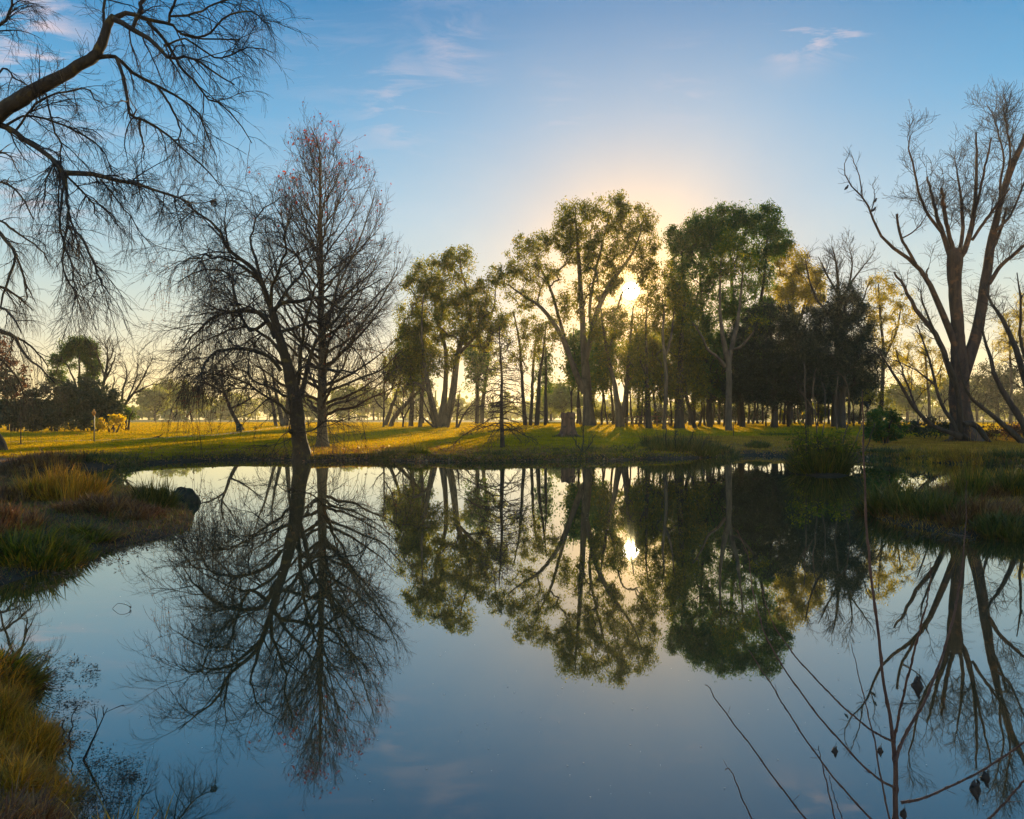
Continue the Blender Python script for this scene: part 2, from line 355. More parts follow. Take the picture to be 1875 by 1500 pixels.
def axis_(segs):
    o = []
    for a, b, s in segs: o.append(np.arange(a, b - 1e-6, s))
    return np.unique(np.concatenate(o + [[segs[-1][1]]]))
gx = np.concatenate([-np.geomspace(820, 62, 20), axis_([(-60, -14, .5), (-14, -6, .2), (-6, -1.5, .07), (-1.5, 6, .3), (6, 14, .16), (14, 60, .5)]), np.geomspace(62, 820, 20)])
gy = np.concatenate([axis_([(-14, 1, 1), (1, 3, .2), (3, 8, .07), (8, 14, .12), (14, 26, .2), (26, 44, .22), (44, 90, 1.0), (90, 150, 4)]), np.geomspace(155, 1060, 22)])
GX, GY = np.meshgrid(gx, gy); GZ = gz(GX, GY)
ii = np.arange(GX.size).reshape(GX.shape)
me = make_mesh('ground', np.stack([GX, GY, GZ], -1).reshape(-1, 3), [np.stack([ii[:-1, :-1], ii[:-1, 1:], ii[1:, 1:], ii[1:, :-1]], -1).reshape(-1, 4)], smooth=True)
gm, N = mat('ground_soil_and_turf')
pos = N.n('ShaderNodeNewGeometry').outputs['Position']; sp = N.n('ShaderNodeSeparateXYZ', i_0=pos)
n1 = N.noise(pos, .35, 6, .6); n2 = N.noise(pos, 3.5, 6, .7); n3 = N.noise(pos, 22, 4, .7)
turf = N.ramp(N.math('ADD', N.math('MULTIPLY', n1, .7), N.math('MULTIPLY', n2, .3)), [(.34, (.10, .115, .012)), (.5, (.18, .16, .018)), (.62, (.27, .19, .035))])
litr = N.ramp(n2, [(.35, (.05, .028, .016)), (.52, (.14, .07, .035)), (.66, (.22, .12, .06))])
soil = N.ramp(n2, [(.3, (.016, .012, .008)), (.7, (.055, .038, .026))])
zn = N.math('ADD', sp.outputs['Z'], N.math('MULTIPLY', N.math('SUBTRACT', n2, .5), .12))
c = N.mix(N.n('ShaderNodeMapRange', i_0=zn, i_1=.39, i_2=.52).outputs[0], litr, turf)
c = N.mix(N.n('ShaderNodeMapRange', i_0=zn, i_1=.20, i_2=.34).outputs[0], soil, c)
dry = N.math('MULTIPLY', N.n('ShaderNodeMapRange', i_0=N.math('ADD', sp.outputs['X'], N.math('MULTIPLY', n1, 6)), i_1=8, i_2=15).outputs[0], N.n('ShaderNodeMapRange', i_0=sp.outputs['Y'], i_1=58, i_2=50).outputs[0])
dry = N.math('MULTIPLY', dry, N.n('ShaderNodeMapRange', i_0=zn, i_1=.36, i_2=.46).outputs[0])
c = N.mix(dry, c, N.ramp(n2, [(.3, (.15, .09, .025)), (.6, (.32, .19, .05))]))
fld = N.ramp(n1, [(.35, (.16, .13, .03)), (.65, (.3, .21, .06))])
c = N.mix(N.n('ShaderNodeMapRange', i_0=sp.outputs['Y'], i_1=95, i_2=130).outputs[0], c, fld)
c = N.mix(.5, c, N.ramp(n3, [(.3, (.5, .5, .5)), (.7, (1.4, 1.4, 1.4))]), 'MULTIPLY')
b = N.n('ShaderNodeBump', i_0=.8, i_1=.06, i_Height=N.math('ADD', n2, N.math('MULTIPLY', n3, .6)))
p = N.n('ShaderNodeBsdfPrincipled', i_Base_Color=c, i_Roughness=.95, i_Normal=b.outputs[0]); p.inputs['Specular IOR Level'].default_value = .1
N.n('ShaderNodeOutputMaterial', i_0=p.outputs[0])
me.materials.append(gm); go = bpy.data.objects.new('ground', me); COL.objects.link(go); go['kind'] = 'structure'

wm, N = mat('pond_water')
pos = N.n('ShaderNodeNewGeometry').outputs['Position']
rip = N.noise(N.n('ShaderNodeMapping', i_0=pos, i_3=(1, .45, 1)).outputs[0], 1.1, 3, .5)
rip2 = N.noise(N.n('ShaderNodeMapping', i_0=pos, i_3=(1, .5, 1)).outputs[0], 5, 2, .5)
bp = N.n('ShaderNodeBump', i_0=.03, i_1=.02, i_Height=N.math('ADD', rip, N.math('MULTIPLY', rip2, .12)))
fr = N.n('ShaderNodeFresnel', i_0=1.33, i_1=bp.outputs[0])
fac = N.math('POWER', fr.outputs[0], .50)
df = N.n('ShaderNodeBsdfDiffuse', i_0=(.030, .025, .010, 1))
gl = N.n('ShaderNodeBsdfGlossy', i_0=(.86, .94, .96, 1), i_1=.012, i_Normal=bp.outputs[0])
mx = N.n('ShaderNodeMixShader', i_0=fac, i_1=df.outputs[0], i_2=gl.outputs[0]); N.n('ShaderNodeOutputMaterial', i_0=mx.outputs[0])
wb = MB(); wb.add([(-75, 0, 0), (75, 0, 0), (75, 48, 0), (-75, 48, 0)], [[0, 1, 2, 3]])
wo = wb.build('water', wm); wo['kind'] = 'structure'

# gravel path winding over the far lawn
pc = resample([(*base(-260, 47)[:2],), (*base(60, 50)[:2],), (*base(200, 52)[:2],), (*base(330, 57)[:2],), (*base(440, 66)[:2],), (*base(520, 82)[:2],), (*base(600, 100)[:2],), (*base(640, 125)[:2],)], 60)
T = np.gradient(pc, axis=0); Nn = np.stack([-T[:, 1], T[:, 0]], 1); Nn /= np.linalg.norm(Nn, axis=1, keepdims=True)
L_ = pc + Nn * .6; R_ = pc - Nn * .6
mb = MB(); cols = [pc + Nn * s for s in (.62, .3, 0, -.3, -.62)]
V = np.stack([np.column_stack([c_, gz(c_[:, 0], c_[:, 1]) + (.035 if 0 < j < 4 else -.02)]) for j, c_ in enumerate(cols)], 1)
i5 = np.arange(60 * 5).reshape(60, 5); mb.add(V.reshape(-1, 3), np.stack([i5[:-1, 1:], i5[:-1, :-1], i5[1:, :-1], i5[1:, 1:]], -1).reshape(-1, 4))
mb.build('path', M['path'], smooth=True)['kind'] = 'structure'

# ---------------------------------------------------------------- bare trees
def tree_parts(root, trunk=None, limbs=(), crown=(), mats_=('willow', 'twig'), extra=()):
    """builds children of a tree; limbs: list of (P,R); crown: list of ((P,R), sides)"""
    o = np.array(root.location)
    if trunk:
        b = MB(); rg = np.random.default_rng(3)
        for P, R in trunk: b.tubes(P, R, 14, .05, rg)
        b.V = [v - o for v in b.V]; b.build('trunk', M[mats_[0]], root, True)
    for P, R in limbs:
        b = MB(); b.tubes(P, R, 8); b.V = [v - o for v in b.V]; b.build('limb', M[mats_[0]], root, True)
    if crown:
        b = MB()
        for (P, R), s in crown: b.tubes(P, R, s)
        b.V = [v - o for v in b.V]; b.build('crown', M[mats_[1]], root)
    for b, name, m in extra:
        b.V = [v - o for v in b.V]; b.build(name, M[m], root)

# 1. the dark willow on the water's edge
D = 38.0; rg = np.random.default_rng(11)
root = empty('willow_tree', base(553, D), 'dark bare weeping willow with a thick black trunk standing right at the far shore', 'tree')
tk = limb([(557, 856, 66), (555, 845, 46), (552, 830, 34), (548, 800, 28), (544, 760, 26), (540, 728, 25), (531, 690, 21), (521, 650, 18), (508, 605, 15), (497, 565, 13)], D, 26, rg, .015)
wroots = [limb([(556 + s_ * 4, 836, 16), (556 + s_ * 14, 845, 11), (556 + s_ * 26, 849, 6)], D, 8, rg, .02, dz_) for s_, dz_ in ((1, -.6), (-1, -.4), (.4, -1.0), (1.5, .3))]
WL = [
 ([(497, 565, 13), (486, 537, 12), (472, 501, 11), (445, 478, 9), (418, 456, 8), (400, 420, 6), (363, 388, 4), (330, 368, 2)], -2.5),
 ([(486, 537, 9), (470, 480, 7), (459, 447, 5), (464, 412, 4), (480, 388, 3), (515, 362, 2)], 2),
 ([(500, 575, 11), (512, 556, 9), (535, 552, 9), (558, 551, 8), (581, 544, 6), (613, 556, 5), (640, 582, 3), (665, 600, 2)], -2),
 ([(508, 560, 8), (530, 525, 7), (548, 508, 6), (567, 483, 4), (592, 466, 3), (620, 455, 2)], 3),
 ([(504, 619, 12), (486, 583, 11), (468, 569, 10), (440, 570, 9), (400, 576, 7), (372, 596, 5), (354, 619, 4), (331, 640, 2)], 2.5),
 ([(515, 680, 10), (495, 655, 9), (470, 643, 8), (445, 638, 7), (415, 641, 6), (391, 646, 5), (374, 668, 4), (370, 705, 2)], -3),
 ([(487, 590, 9), (455, 605, 7), (431, 546, 6), (424, 512, 5), (400, 492, 4), (360, 500, 3), (325, 520, 2)], 4),
 ([(480, 520, 8), (450, 490, 7), (413, 474, 5), (380, 470, 4), (340, 480, 2)], -4),
 ([(546, 740, 13), (556, 708, 11), (566, 665, 10), (580, 625, 8), (600, 602, 7), (622, 578, 6), (640, 550, 5), (662, 530, 4), (700, 510, 2)], 1.5),
 ([(545, 705, 10), (549, 673, 9), (552, 630, 8), (560, 590, 7), (574, 540, 5), (590, 500, 3), (600, 470, 2)], -3),
 ([(535, 700, 7), (550, 676, 6), (571, 671, 6), (600, 676, 5), (635, 681, 4), (670, 692, 2)], -3.5),
 ([(540, 765, 9), (525, 753, 7), (505, 737, 6), (480, 724, 5), (448, 703, 4), (412, 688, 3), (375, 680, 2), (330, 690, 1.5)], -2),
 ([(531, 728, 8), (515, 722, 6), (497, 710, 5), (465, 695, 4), (430, 668, 3), (400, 640, 2)], 4),
 ([(521, 660, 10), (503, 630, 8), (478, 610, 7), (440, 600, 5), (405, 610, 4), (350, 640, 3), (310, 680, 2)], 5),
 ([(545, 800, 6), (530, 790, 5), (560, 792, 3.5), (590, 775, 3), (640, 765, 2)], -3),
 ([(510, 610, 9), (540, 600, 7), (575, 590, 6), (610, 610, 5), (650, 640, 3), (690, 690, 2)], 4.5),
 ([(497, 567, 9), (500, 520, 7), (520, 470, 5), (525, 420, 4), (540, 380, 2)], -4),
]
lims = [limb([(x_, y_, w_ * .8) for x_, y_, w_ in t], D, 14, rg, .06, dz) for t, dz in WL]
L1 = stack(lims)
g = (0, 0, -.05)
B1 = spawn(rg, L1, 1.5, lambda i, t: 3.0, 8, (48, 14), (.2, 1), (0, 0, .01), .16, .62, .045, .008, .35)
B2 = spawn(rg, cat(L1, B1), 3.2, 1.7, 7, (42, 15), (.1, 1), (0, 0, -.08), .15, .6, .016, .006, .3)
B3 = spawn(rg, B2, 5.0, 1.0, 6, (35, 12), (.1, 1), (0, 0, -.16), .10, .6, .008, .0045, .3)
Hg = spawn(rg, cat(stack(lims[4:8] + lims[11:14] + lims[2:3] + lims[15:16]), spawn(rg, stack(lims[4:7] + lims[11:14] + lims[14:16]), 1.0, 2.6, 7, (60, 12), (.4, 1), (0, 0, -.07), .12, .5, .02, .007, .2)), 2.3, 2.7, 7, (60, 20), (.35, 1), (0, 0, -.55), .07, .5, .010, .0075, .2)
B4 = spawn(rg, Hg, 1.0, .6, 5, (30, 10), (.2, 1), (0, 0, -.3), .10, .6, .006, .004, .3)
mb = MB(); mb.add((0, 0, 0), np.zeros((0, 4), int))
ends = Hg[0][:, 4:].reshape(-1, 3); ends = ends[rg.choice(len(ends), 5000)]
mb.V = []; mb.n = 0; mb.Q = {}
a = rg.normal(0, 1, ends.shape) * (.3, .3, 1) + (0, 0, -.8); a *= .09 / np.linalg.norm(a, axis=1, keepdims=True); mb.leaves(ends + rg.normal(0, .05, ends.shape), a, rg.normal(0, .014, ends.shape))
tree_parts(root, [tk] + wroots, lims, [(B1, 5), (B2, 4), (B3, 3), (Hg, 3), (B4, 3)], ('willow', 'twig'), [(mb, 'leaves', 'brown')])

# 2. the plane tree behind it
D = 44.0; rg = np.random.default_rng(21)
root = empty('plane_tree', base(590, D), 'tall bare straight-trunked plane tree with red leaves at its top, behind the willow', 'tree')
tk = limb([(590, 822, 30), (590, 806, 22), (590, 780, 18), (589, 740, 17), (590, 700, 16), (590, 640, 14), (588, 580, 12), (588, 500, 9.5), (587, 420, 7), (586, 340, 4.5), (584, 270, 2.5), (568, 232, 1.2)], D, 30, rg, .01)
def plane_branches(n, seed):
    rg = np.random.default_rng(seed); out = []; K = 12
    for k in range(n):
        f = (k + rg.uniform(-.4, .4)) / n; f = min(max(f, 0), 1)
        yb = 762 - f * 455; az = k * 2.399 + rg.uniform(-.4, .4)
        i = (822 - yb) / (822 - 232) * 29; i0 = int(min(i, 28)); p0 = tk[0][i0]; r0 = tk[1][i0]
        p0 = px(588, yb, D)
        ht = (822 - yb) / F * D                       # height above the ground
        fs = (0, .2, .4, .6, .8, 1.0); reach = np.interp(f, fs, (5.0, 5.4, 4.8, 3.4, 1.9, .6)) * rg.uniform(.82, 1.06)
        rise = np.interp(f, fs, (2.4, 4.6, 5.0, 4.4, 3.3, 1.9)) * rg.uniform(.75, 1.1)
        e = p0 + np.array([math.cos(az) * reach, math.sin(az) * reach, rise])
        ctl = p0 + np.array([math.cos(az) * reach * .56, math.sin(az) * reach * .56, rise * (.30 + .12 * f)])
        t = np.linspace(0, 1, K)[:, None]; P = p0 * (1 - t) ** 2 + 2 * ctl * t * (1 - t) + e * t * t
        P[1:] += rg.normal(0, .05, (K - 1, 3)); rr = min(r0 * .55, .09 * (1 - f) + .022)
        out.append((P, rr * (1 - t[:, 0]) + .01 * t[:, 0]))
    return out
br = plane_branches(66, 5)
hand = [limb(t, D, 12, rg, .02, dz) for t, dz in (
 ([(592, 758, 6), (602, 745, 5.5), (618, 738, 5), (640, 733, 4), (665, 722, 3), (700, 700, 2), (730, 670, 1.2)], 1),
 ([(592, 722, 6.5), (604, 714, 6), (630, 705, 5), (665, 690, 4), (700, 677, 3), (735, 640, 1.5)], -1),
 ([(588, 760, 5), (575, 752, 4), (560, 738, 3.5), (535, 725, 2.5), (505, 712, 2), (470, 690, 1.2)], 1.5),
 ([(592, 680, 7), (612, 660, 6), (640, 630, 5), (665, 590, 4), (700, 545, 3), (728, 490, 1.5)], 0),
 ([(587, 675, 6), (570, 650, 5), (545, 610, 4), (520, 560, 3), (500, 500, 2), (490, 440, 1.3)], 1.5),
 ([(591, 610, 6), (605, 570, 5), (620, 520, 4), (650, 460, 3), (672, 400, 2), (690, 345, 1.2)], -1))]
al = stack([(P, R) for P, R in (br + hand)])
def plen(i, t): return 2.0
C1 = spawn(rg, al, 1.7, 2.1, 7, (32, 9), (.25, 1), (0, 0, .07), .07, .6, .020, .007, .45)
C2 = spawn(rg, cat(al, C1), 2.2, 1.15, 6, (34, 9), (.15, 1), (0, 0, .06), .08, .6, .011, .0055, .3)
C3 = spawn(rg, cat(C2, C1), 3.2, .55, 5, (36, 9), (.2, 1), (0, 0, .05), .08, .6, .007, .0045, .3)
tw = np.concatenate([C2[0][:, -1], C3[0][:, -1]]); sel = (tw[:, 2] > 11.5) & (rg.random(len(tw)) < .018 + .13 * np.clip((tw[:, 2] - 13.2) / 4, 0, 1)) | (rg.random(len(tw)) < .03)
e = tw[sel]; lb = MB(); a = rg.normal(0, 1, e.shape) + (0, 0, -.5); a *= rg.uniform(.09, .16, (len(e), 1)) / np.linalg.norm(a, axis=1, keepdims=True)
lb.leaves(e, a, rg.normal(0, .04, e.shape))
tree_parts(root, [tk], hand, [(stack(br), 6), (C1, 4), (C2, 3), (C3, 3)], ('plane', 'planetwig'), [(lb, 'leaves', 'red')])

# 3. the big tree whose branches hang into the top left corner
D = 13.0; rg = np.random.default_rng(31)
root = empty('overhanging_tree', base(-190, D, -.1), 'large bare tree whose thick mossy limb and hanging twigs fill the top left corner', 'tree')
tk = limb([(-192, 985, 120), (-190, 930, 84), (-184, 840, 64), (-180, 700, 58), (-165, 520, 50), (-130, 380, 42), (-80, 290, 34), (0, 207, 28), (30, 186, 27), (60, 168, 25), (105, 144, 22), (150, 117, 20), (174, 102, 19), (187, 78, 17), (198, 48, 15), (206, 30, 12)], D, 44, rg, .008)
OL = [
 ([(203, 38, 13), (234, 24, 10), (270, 36, 9), (309, 42, 7), (330, 60, 5), (369, 72, 4), (435, 72, 3)], .6),
 ([(205, 34, 13), (222, 42, 12), (249, 57, 11), (282, 78, 9), (315, 108, 7), (345, 105, 5), (390, 129, 4), (430, 158, 2.5)], -1),
 ([(270, 40, 8), (295, 66, 7), (309, 84, 7), (324, 111, 6), (333, 129, 6), (360, 150, 5), (375, 180, 4.5), (405, 189, 4), (435, 222, 3), (460, 262, 2)], 1.2),
 ([(174, 106, 12), (195, 104, 10), (213, 106, 9), (240, 129, 8), (279, 153, 7), (324, 177, 5.5), (360, 204, 4.5), (375, 240, 3.5), (395, 290, 2)], 1.5),
 ([(214, 108, 8), (225, 138, 7.5), (231, 165, 7), (237, 207, 6.5), (255, 216, 6), (288, 234, 5), (330, 267, 4), (375, 309, 3), (400, 340, 2)], -1.5),
 ([(256, 216, 6), (256, 240, 5), (263, 270, 3), (262, 292, 2)], .2),
 ([(288, 158, 5), (312, 195, 5), (327, 228, 4), (330, 264, 2.5)], -.8),
 ([(244, 52, 8), (250, 34, 9), (258, 18, 9), (264, -10, 9), (280, -70, 6)], .5),
 ([(309, 42, 6), (313, 18, 5.5), (321, 0, 5), (340, -50, 3)], -.4),
 ([(312, 30, 5), (345, 27, 5), (390, 9, 4), (450, -10, 3), (500, -5, 2)], 1),
 ([(330, 62, 5), (378, 66, 4), (414, 30, 4), (460, 22, 3), (490, 45, 2)], -1.2),
 ([(300, 84, 5), (340, 72, 4), (400, 108, 4), (450, 88, 3), (500, 95, 2)], 1.6),
 ([(192, 60, 7), (190, 30, 6), (193, 0, 6), (200, -50, 4)], .3),
 ([(-60, 265, 18), (-20, 235, 15), (0, 228, 14), (36, 249, 11.5), (75, 276, 10.5), (99, 297, 10), (116, 317, 9)], -1.0),
 ([(116, 317, 8.5), (165, 319, 8), (210, 330, 7), (258, 339, 6), (300, 354, 5), (339, 366, 4), (362, 373, 3), (395, 366, 2)], .0),
 ([(114, 316, 6), (116, 338, 5), (113, 370, 5), (111, 414, 4.5), (117, 448, 4), (114, 481, 3.5), (131, 518, 3), (147, 550, 2)], .6),
 ([(120, 322, 6), (123, 375, 5.5), (126, 388, 5), (121, 420, 5), (119, 450, 4), (133, 490, 3.5), (142, 532, 2)], -.4),
 ([(122, 412, 5), (145, 429, 5), (159, 453, 4.5), (173, 483, 4), (187, 518, 3.5), (201, 538, 2)], .4),
 ([(120, 320, 5), (153, 354, 4.5), (165, 366, 4), (180, 402, 2)], 1),
 ([(184, 328, 4.5), (210, 360, 4), (240, 399, 3), (273, 448, 2)], -.5),
 ([(9, 231, 6), (45, 212, 5), (90, 219, 5), (129, 234, 4.5), (165, 255, 4), (192, 279, 3), (204, 320, 2)], 1),
 ([(30, 238, 5), (54, 204, 5), (75, 184, 4.5), (120, 168, 4), (156, 163, 3.5), (186, 190, 2)], -1),
 ([(84, 172, 4), (99, 234, 4), (111, 270, 3.5), (109, 330, 3), (106, 387, 2)], -.6),
 ([(98, 300, 4), (84, 332, 3.5), (79, 380, 2)], .3),
 ([(-60, 110, 10), (-20, 70, 9), (0, 45, 7), (15, 33, 6), (22, 6, 5), (32, -30, 4)], 0),
 ([(-40, 240, 6), (0, 130, 4.5), (30, 145, 3.5), (62, 160, 2)], 1.5),
]
LD = {14: (-.6, 8.2), 13: (.3, -.9), 15: (-.7, -1.2), 16: (-.6, -1.6), 17: (-1.8, -.6), 18: (.2, -.2), 19: (2.0, 1.2), 22: (0, -.4), 23: (-.5, -.8)}
lims = [limb([(x_, y_, w_ * .82 * (1 + .35 * (i == 14))) for x_, y_, w_ in t], D, 14, rg, .014, LD.get(i, (0, dz * .62))[1], LD.get(i, (0, 0))[0]) for i, (t, dz) in enumerate(OL)]
L1 = stack(lims)
B1 = spawn(rg, L1, 3.0, 1.05, 8, (42, 14), (.15, 1), (.02, 0, -.10), .13, .6, .014, .0038, .35)
B2 = spawn(rg, cat(L1, B1), 8.0, .56, 7, (42, 15), (.1, 1), (0, 0, -.13), .14, .6, .0056, .0026, .3)
B3 = spawn(rg, B2, 13.0, .27, 5, (38, 14), (.1, 1), (0, 0, -.14), .12, .6, .003, .0017, .3)
up = spawn(rg, (tk[0][None, 18:], tk[1][None, 18:]), 11, .5, 6, (60, 15), (.1, 1), (0, 0, .12), .2, .3, .005, .002, .2)
up2 = spawn(rg, up, 6.5, .25, 5, (40, 12), (.2, 1), (0, 0, .05), .15, .6, .005, .0026, .3)
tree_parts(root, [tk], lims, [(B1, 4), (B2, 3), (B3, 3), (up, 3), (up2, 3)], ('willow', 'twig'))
nb = MB(); n0 = px(391, 371, 20.3); r_ = np.random.default_rng(4); nP = []
for k in range(46):                                   # a bird nest: a cup of woven twigs
    a0 = r_.uniform(0, 6.28); s_ = r_.uniform(.5, 1.6); hh = r_.uniform(-.09, .05); rad = .075 * math.sqrt(max(.1, 1 - (hh / .16) ** 2)) * r_.uniform(.8, 1.15)
    t = np.linspace(a0, a0 + s_ * 2, 7); nP.append(np.stack([np.cos(t) * rad, np.sin(t) * rad, hh + r_.normal(0, .012, 7)], 1))
nb.tubes(np.array(nP), np.full((46, 7), .005), 3); o = nb.build('bird_nest', M['twig']); o.location = n0
tag(o, 'small dark round bird nest at the end of the long low branch', 'nest')

# 4. the willow at the left edge
D = 40.0; rg = np.random.default_rng(41)
root = empty('edge_willow_tree', base(-2, D), 'bare weeping willow cut by the left edge, its dark trunk foot on the far lawn', 'tree')
tk = limb([(-2, 833, 36), (-6, 812, 28), (-16, 790, 24), (-34, 740, 22), (-50, 650, 20), (-62, 540, 17), (-60, 450, 13), (-45, 380, 9)], D, 20, rg, .02)
EL = [
 ([(-45, 380, 9), (0, 427, 7), (14, 446, 6), (28, 462, 5), (23, 490, 4.5), (12, 523, 4), (0, 560, 3)], -1),
 ([(27, 462, 4.5), (42, 499, 4), (47, 523, 3.5), (49, 548, 2)], .5),
 ([(-55, 520, 7), (0, 525, 5), (23, 537, 4), (42, 551, 3), (60, 568, 2)], 1.5),
 ([(-50, 400, 7), (0, 404, 4), (23, 420, 4), (60, 445, 3), (79, 462, 2.5), (90, 485, 1.5)], 2),
 ([(-52, 620, 11), (-10, 605, 9), (6, 609, 8), (26, 616, 7), (37, 637, 5), (56, 660, 4), (77, 677, 3), (102, 702, 2)], -2),
 ([(24, 616, 5), (42, 624, 4), (65, 642, 3), (89, 674, 2)], 1),
 ([(-50, 560, 7), (-10, 560, 5), (20, 575, 4), (40, 610, 2)], -3),
 ([(-45, 380, 7), (-20, 340, 5), (10, 335, 4), (40, 360, 3), (60, 400, 2)], -1.5),
 ([(-45, 370, 6), (-20, 300, 5), (0, 280, 4), (20, 290, 2.5), (35, 320, 1.5)], 1.5),
 ([(-52, 650, 7), (-20, 650, 5), (10, 665, 4), (35, 700, 3), (50, 740, 2)], 2.5),
]
lims = [limb(t, D, 12, rg, .03, dz) for t, dz in EL]; L1 = stack(lims)
B1 = spawn(rg, L1, 1.6, 1.9, 8, (45, 14), (.2, 1), (.02, 0, -.08), .13, .6, .03, .007, .35)
B2 = spawn(rg, cat(L1, B1), 2.2, 1.3, 7, (42, 14), (.1, 1), (0, 0, -.22), .12, .6, .012, .006, .3)
B3 = spawn(rg, B2, 3.2, .9, 6, (35, 12), (.1, 1), (0, 0, -.30), .09, .6, .008, .0045, .3)
Hg = spawn(rg, stack([lims[4], lims[5], lims[9]]), 4.0, 4.6, 8, (60, 20), (.1, 1), (0, 0, -.6), .05, .5, .008, .0045, .2)
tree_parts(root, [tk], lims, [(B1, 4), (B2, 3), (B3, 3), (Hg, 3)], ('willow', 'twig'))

# 5. the swamp cypress sapling in the middle of the lawn
D = 42.7; rg = np.random.default_rng(51)
root = empty('cypress_tree', base(920, D), 'small bare cypress with level whorled branches standing alone on the bank left of the stump', 'tree')
tk = limb([(920, 822, 12), (920, 812, 9), (919, 780, 7.5), (918, 740, 6), (919, 700, 5), (917, 660, 3.5), (915, 625, 2.2), (914, 596, 1)], D, 22, rg, .012)
out = []
for k in range(84):
    f = (k / 84) ** .9; p0 = px(919, 788 - f * 180, D); az = k * 2.4 + rg.uniform(-.4, .4); L = 2.7 * (1 - f) ** .7 * rg.uniform(.4, 1.15) + .25
    K = 9; t = np.linspace(0, 1, K); up_ = (.25 if f < .75 else .6) + rg.uniform(-.3, .25); P = p0 + np.stack([np.cos(az) * L * t, np.sin(az) * L * t, L * (up_ * t - (.55 - .2 * f) * t * t)], 1)
    P[1:] += np.cumsum(rg.normal(0, .035, (K - 1, 3)), 0); out.append((P, (.028 * (1 - f) + .012) * (1 - t) + .007 * t))
br = stack(out); C1 = spawn(rg, br, 5.5, .7, 6, (48, 14), (.2, 1), (0, 0, -.02), .16, .6, .016, .009, .4, flat=(1, 1, .5)); C2 = spawn(rg, C1, 4, .32, 4, (45, 12), (.2, 1), (0, 0, 0), .1, .6, .008, .0065, .3)
tree_parts(root, [tk], [], [(br, 5), (C1, 3), (C2, 3)], ('cyp', 'cyp'))

# 6. the big pruned tree on the right
D = 51.0; rg = np.random.default_rng(61)
root = empty('pruned_tree', base(1764, D), 'massive bare tree with thick reddish forked limbs and sawn stubs on the right bank', 'tree')
tks = [limb([(1766, 812, 60), (1764, 796, 44), (1759, 770, 35), (1756, 736, 31), (1755, 695, 29), (1755, 654, 25), (1753, 620, 21), (1752, 592, 20), (1748, 540, 19), (1747, 500, 22), (1747, 472, 24), (1748, 455, 16)], D, 30, rg, .012),
       limb([(1762, 700, 18), (1774, 655, 20), (1789, 607, 19), (1802, 530, 17), (1815, 448, 14), (1831, 371, 10), (1851, 310, 12), (1872, 262, 9), (1895, 200, 6)], D, 24, rg, .02, 1.5)]
PL = [
 ([(1744, 478, 16), (1733, 448, 15), (1723, 417, 13), (1712, 385, 10), (1705, 350, 8), (1697, 325, 6)], 1.2),
 ([(1728, 430, 10), (1708, 405, 9), (1692, 380, 8), (1680, 345, 7), (1677, 320, 6), (1667, 285, 5), (1664, 262, 3), (1670, 240, 1.5)], -1),
 ([(1748, 470, 15), (1738, 430, 12), (1730, 395, 12), (1728, 372, 11), (1722, 345, 8)], -1.5),
 ([(1755, 476, 17), (1768, 455, 17), (1779, 415, 15), (1785, 375, 12), (1788, 330, 9), (1788, 285, 7), (1788, 243, 5)], .6),
 ([(1755, 470, 13), (1762, 430, 11), (1762, 390, 10), (1758, 350, 7), (1752, 310, 4), (1748, 285, 2)], 2),
 ([(1780, 440, 9), (1800, 410, 9), (1818, 385, 8), (1835, 362, 6), (1850, 345, 4)], -1.2),
 ([(1786, 385, 8), (1797, 340, 7), (1806, 295, 6), (1816, 252, 4.5)], -.8),
 ([(1831, 371, 9), (1832, 330, 7), (1838, 295, 6), (1830, 250, 4.5), (1820, 215, 3), (1808, 192, 2)], 1.5),
 ([(1843, 330, 8), (1850, 280, 6), (1844, 238, 4.5), (1838, 205, 3), (1842, 182, 1.6)], -1.5),
 ([(1811, 520, 13), (1828, 492, 12), (1848, 473, 11), (1875, 450, 10), (1920, 425, 7)], -1),
 ([(1812, 470, 10), (1826, 438, 10), (1836, 408, 9), (1843, 381, 8)], 1.6),
 ([(1758, 668, 22), (1745, 620, 20), (1728, 582, 19), (1702, 520, 15), (1677, 484, 12), (1641, 458, 10), (1610, 428, 7.5), (1594, 387, 6), (1579, 361, 5), (1553, 335, 3.5), (1546, 305, 2.5), (1557, 282, 1.3)], -2),
 ([(1579, 361, 4), (1574, 325, 3), (1563, 296, 2), (1558, 278, 1.2)], -2.2),
 ([(1595, 388, 3.5), (1602, 360, 2.5), (1597, 335, 1.5)], -2.1),
 ([(1678, 486, 9), (1664, 460, 8.5), (1651, 438, 8), (1644, 410, 7), (1643, 391, 6.5)], -.6),
 ([(1652, 436, 4.5), (1672, 425, 4), (1690, 405, 3), (1700, 385, 1.5)], .4),
 ([(1742, 690, 16), (1728, 645, 16), (1713, 612, 15), (1677, 566, 12), (1655, 525, 9), (1638, 498, 6)], 1.5),
 ([(1770, 645, 9), (1785, 600, 8), (1795, 560, 5), (1800, 520, 3)], 3),
 ([(1826, 420, 9), (1850, 395, 7), (1870, 350, 6), (1890, 300, 4)], 2.5),
 ([(1700, 518, 6), (1697, 500, 5), (1699, 492, 4)], .2),
]
def dofs(i): return -2 if i in (12, 13, 14, 15) else 0
lims = []
for i, (t, dz) in enumerate(PL):
    t = [(x_, y_, w_ * .60) for x_, y_, w_ in t]
    if i in (12, 13): P, R = limb(t, D, 12, rg, .02, 0, -1.9)
    elif i in (14, 15): P, R = limb(t, D, 12, rg, .02, dz, -.9)
    else: P, R = limb(t, D, 16, rg, .03, dz)
    lims.append((P, R))
L1 = cat(stack([lims[i] for i in (12, 13, 14, 15)]), stack([l for i, l in enumerate(lims) if i not in (12, 13, 14, 15)]))
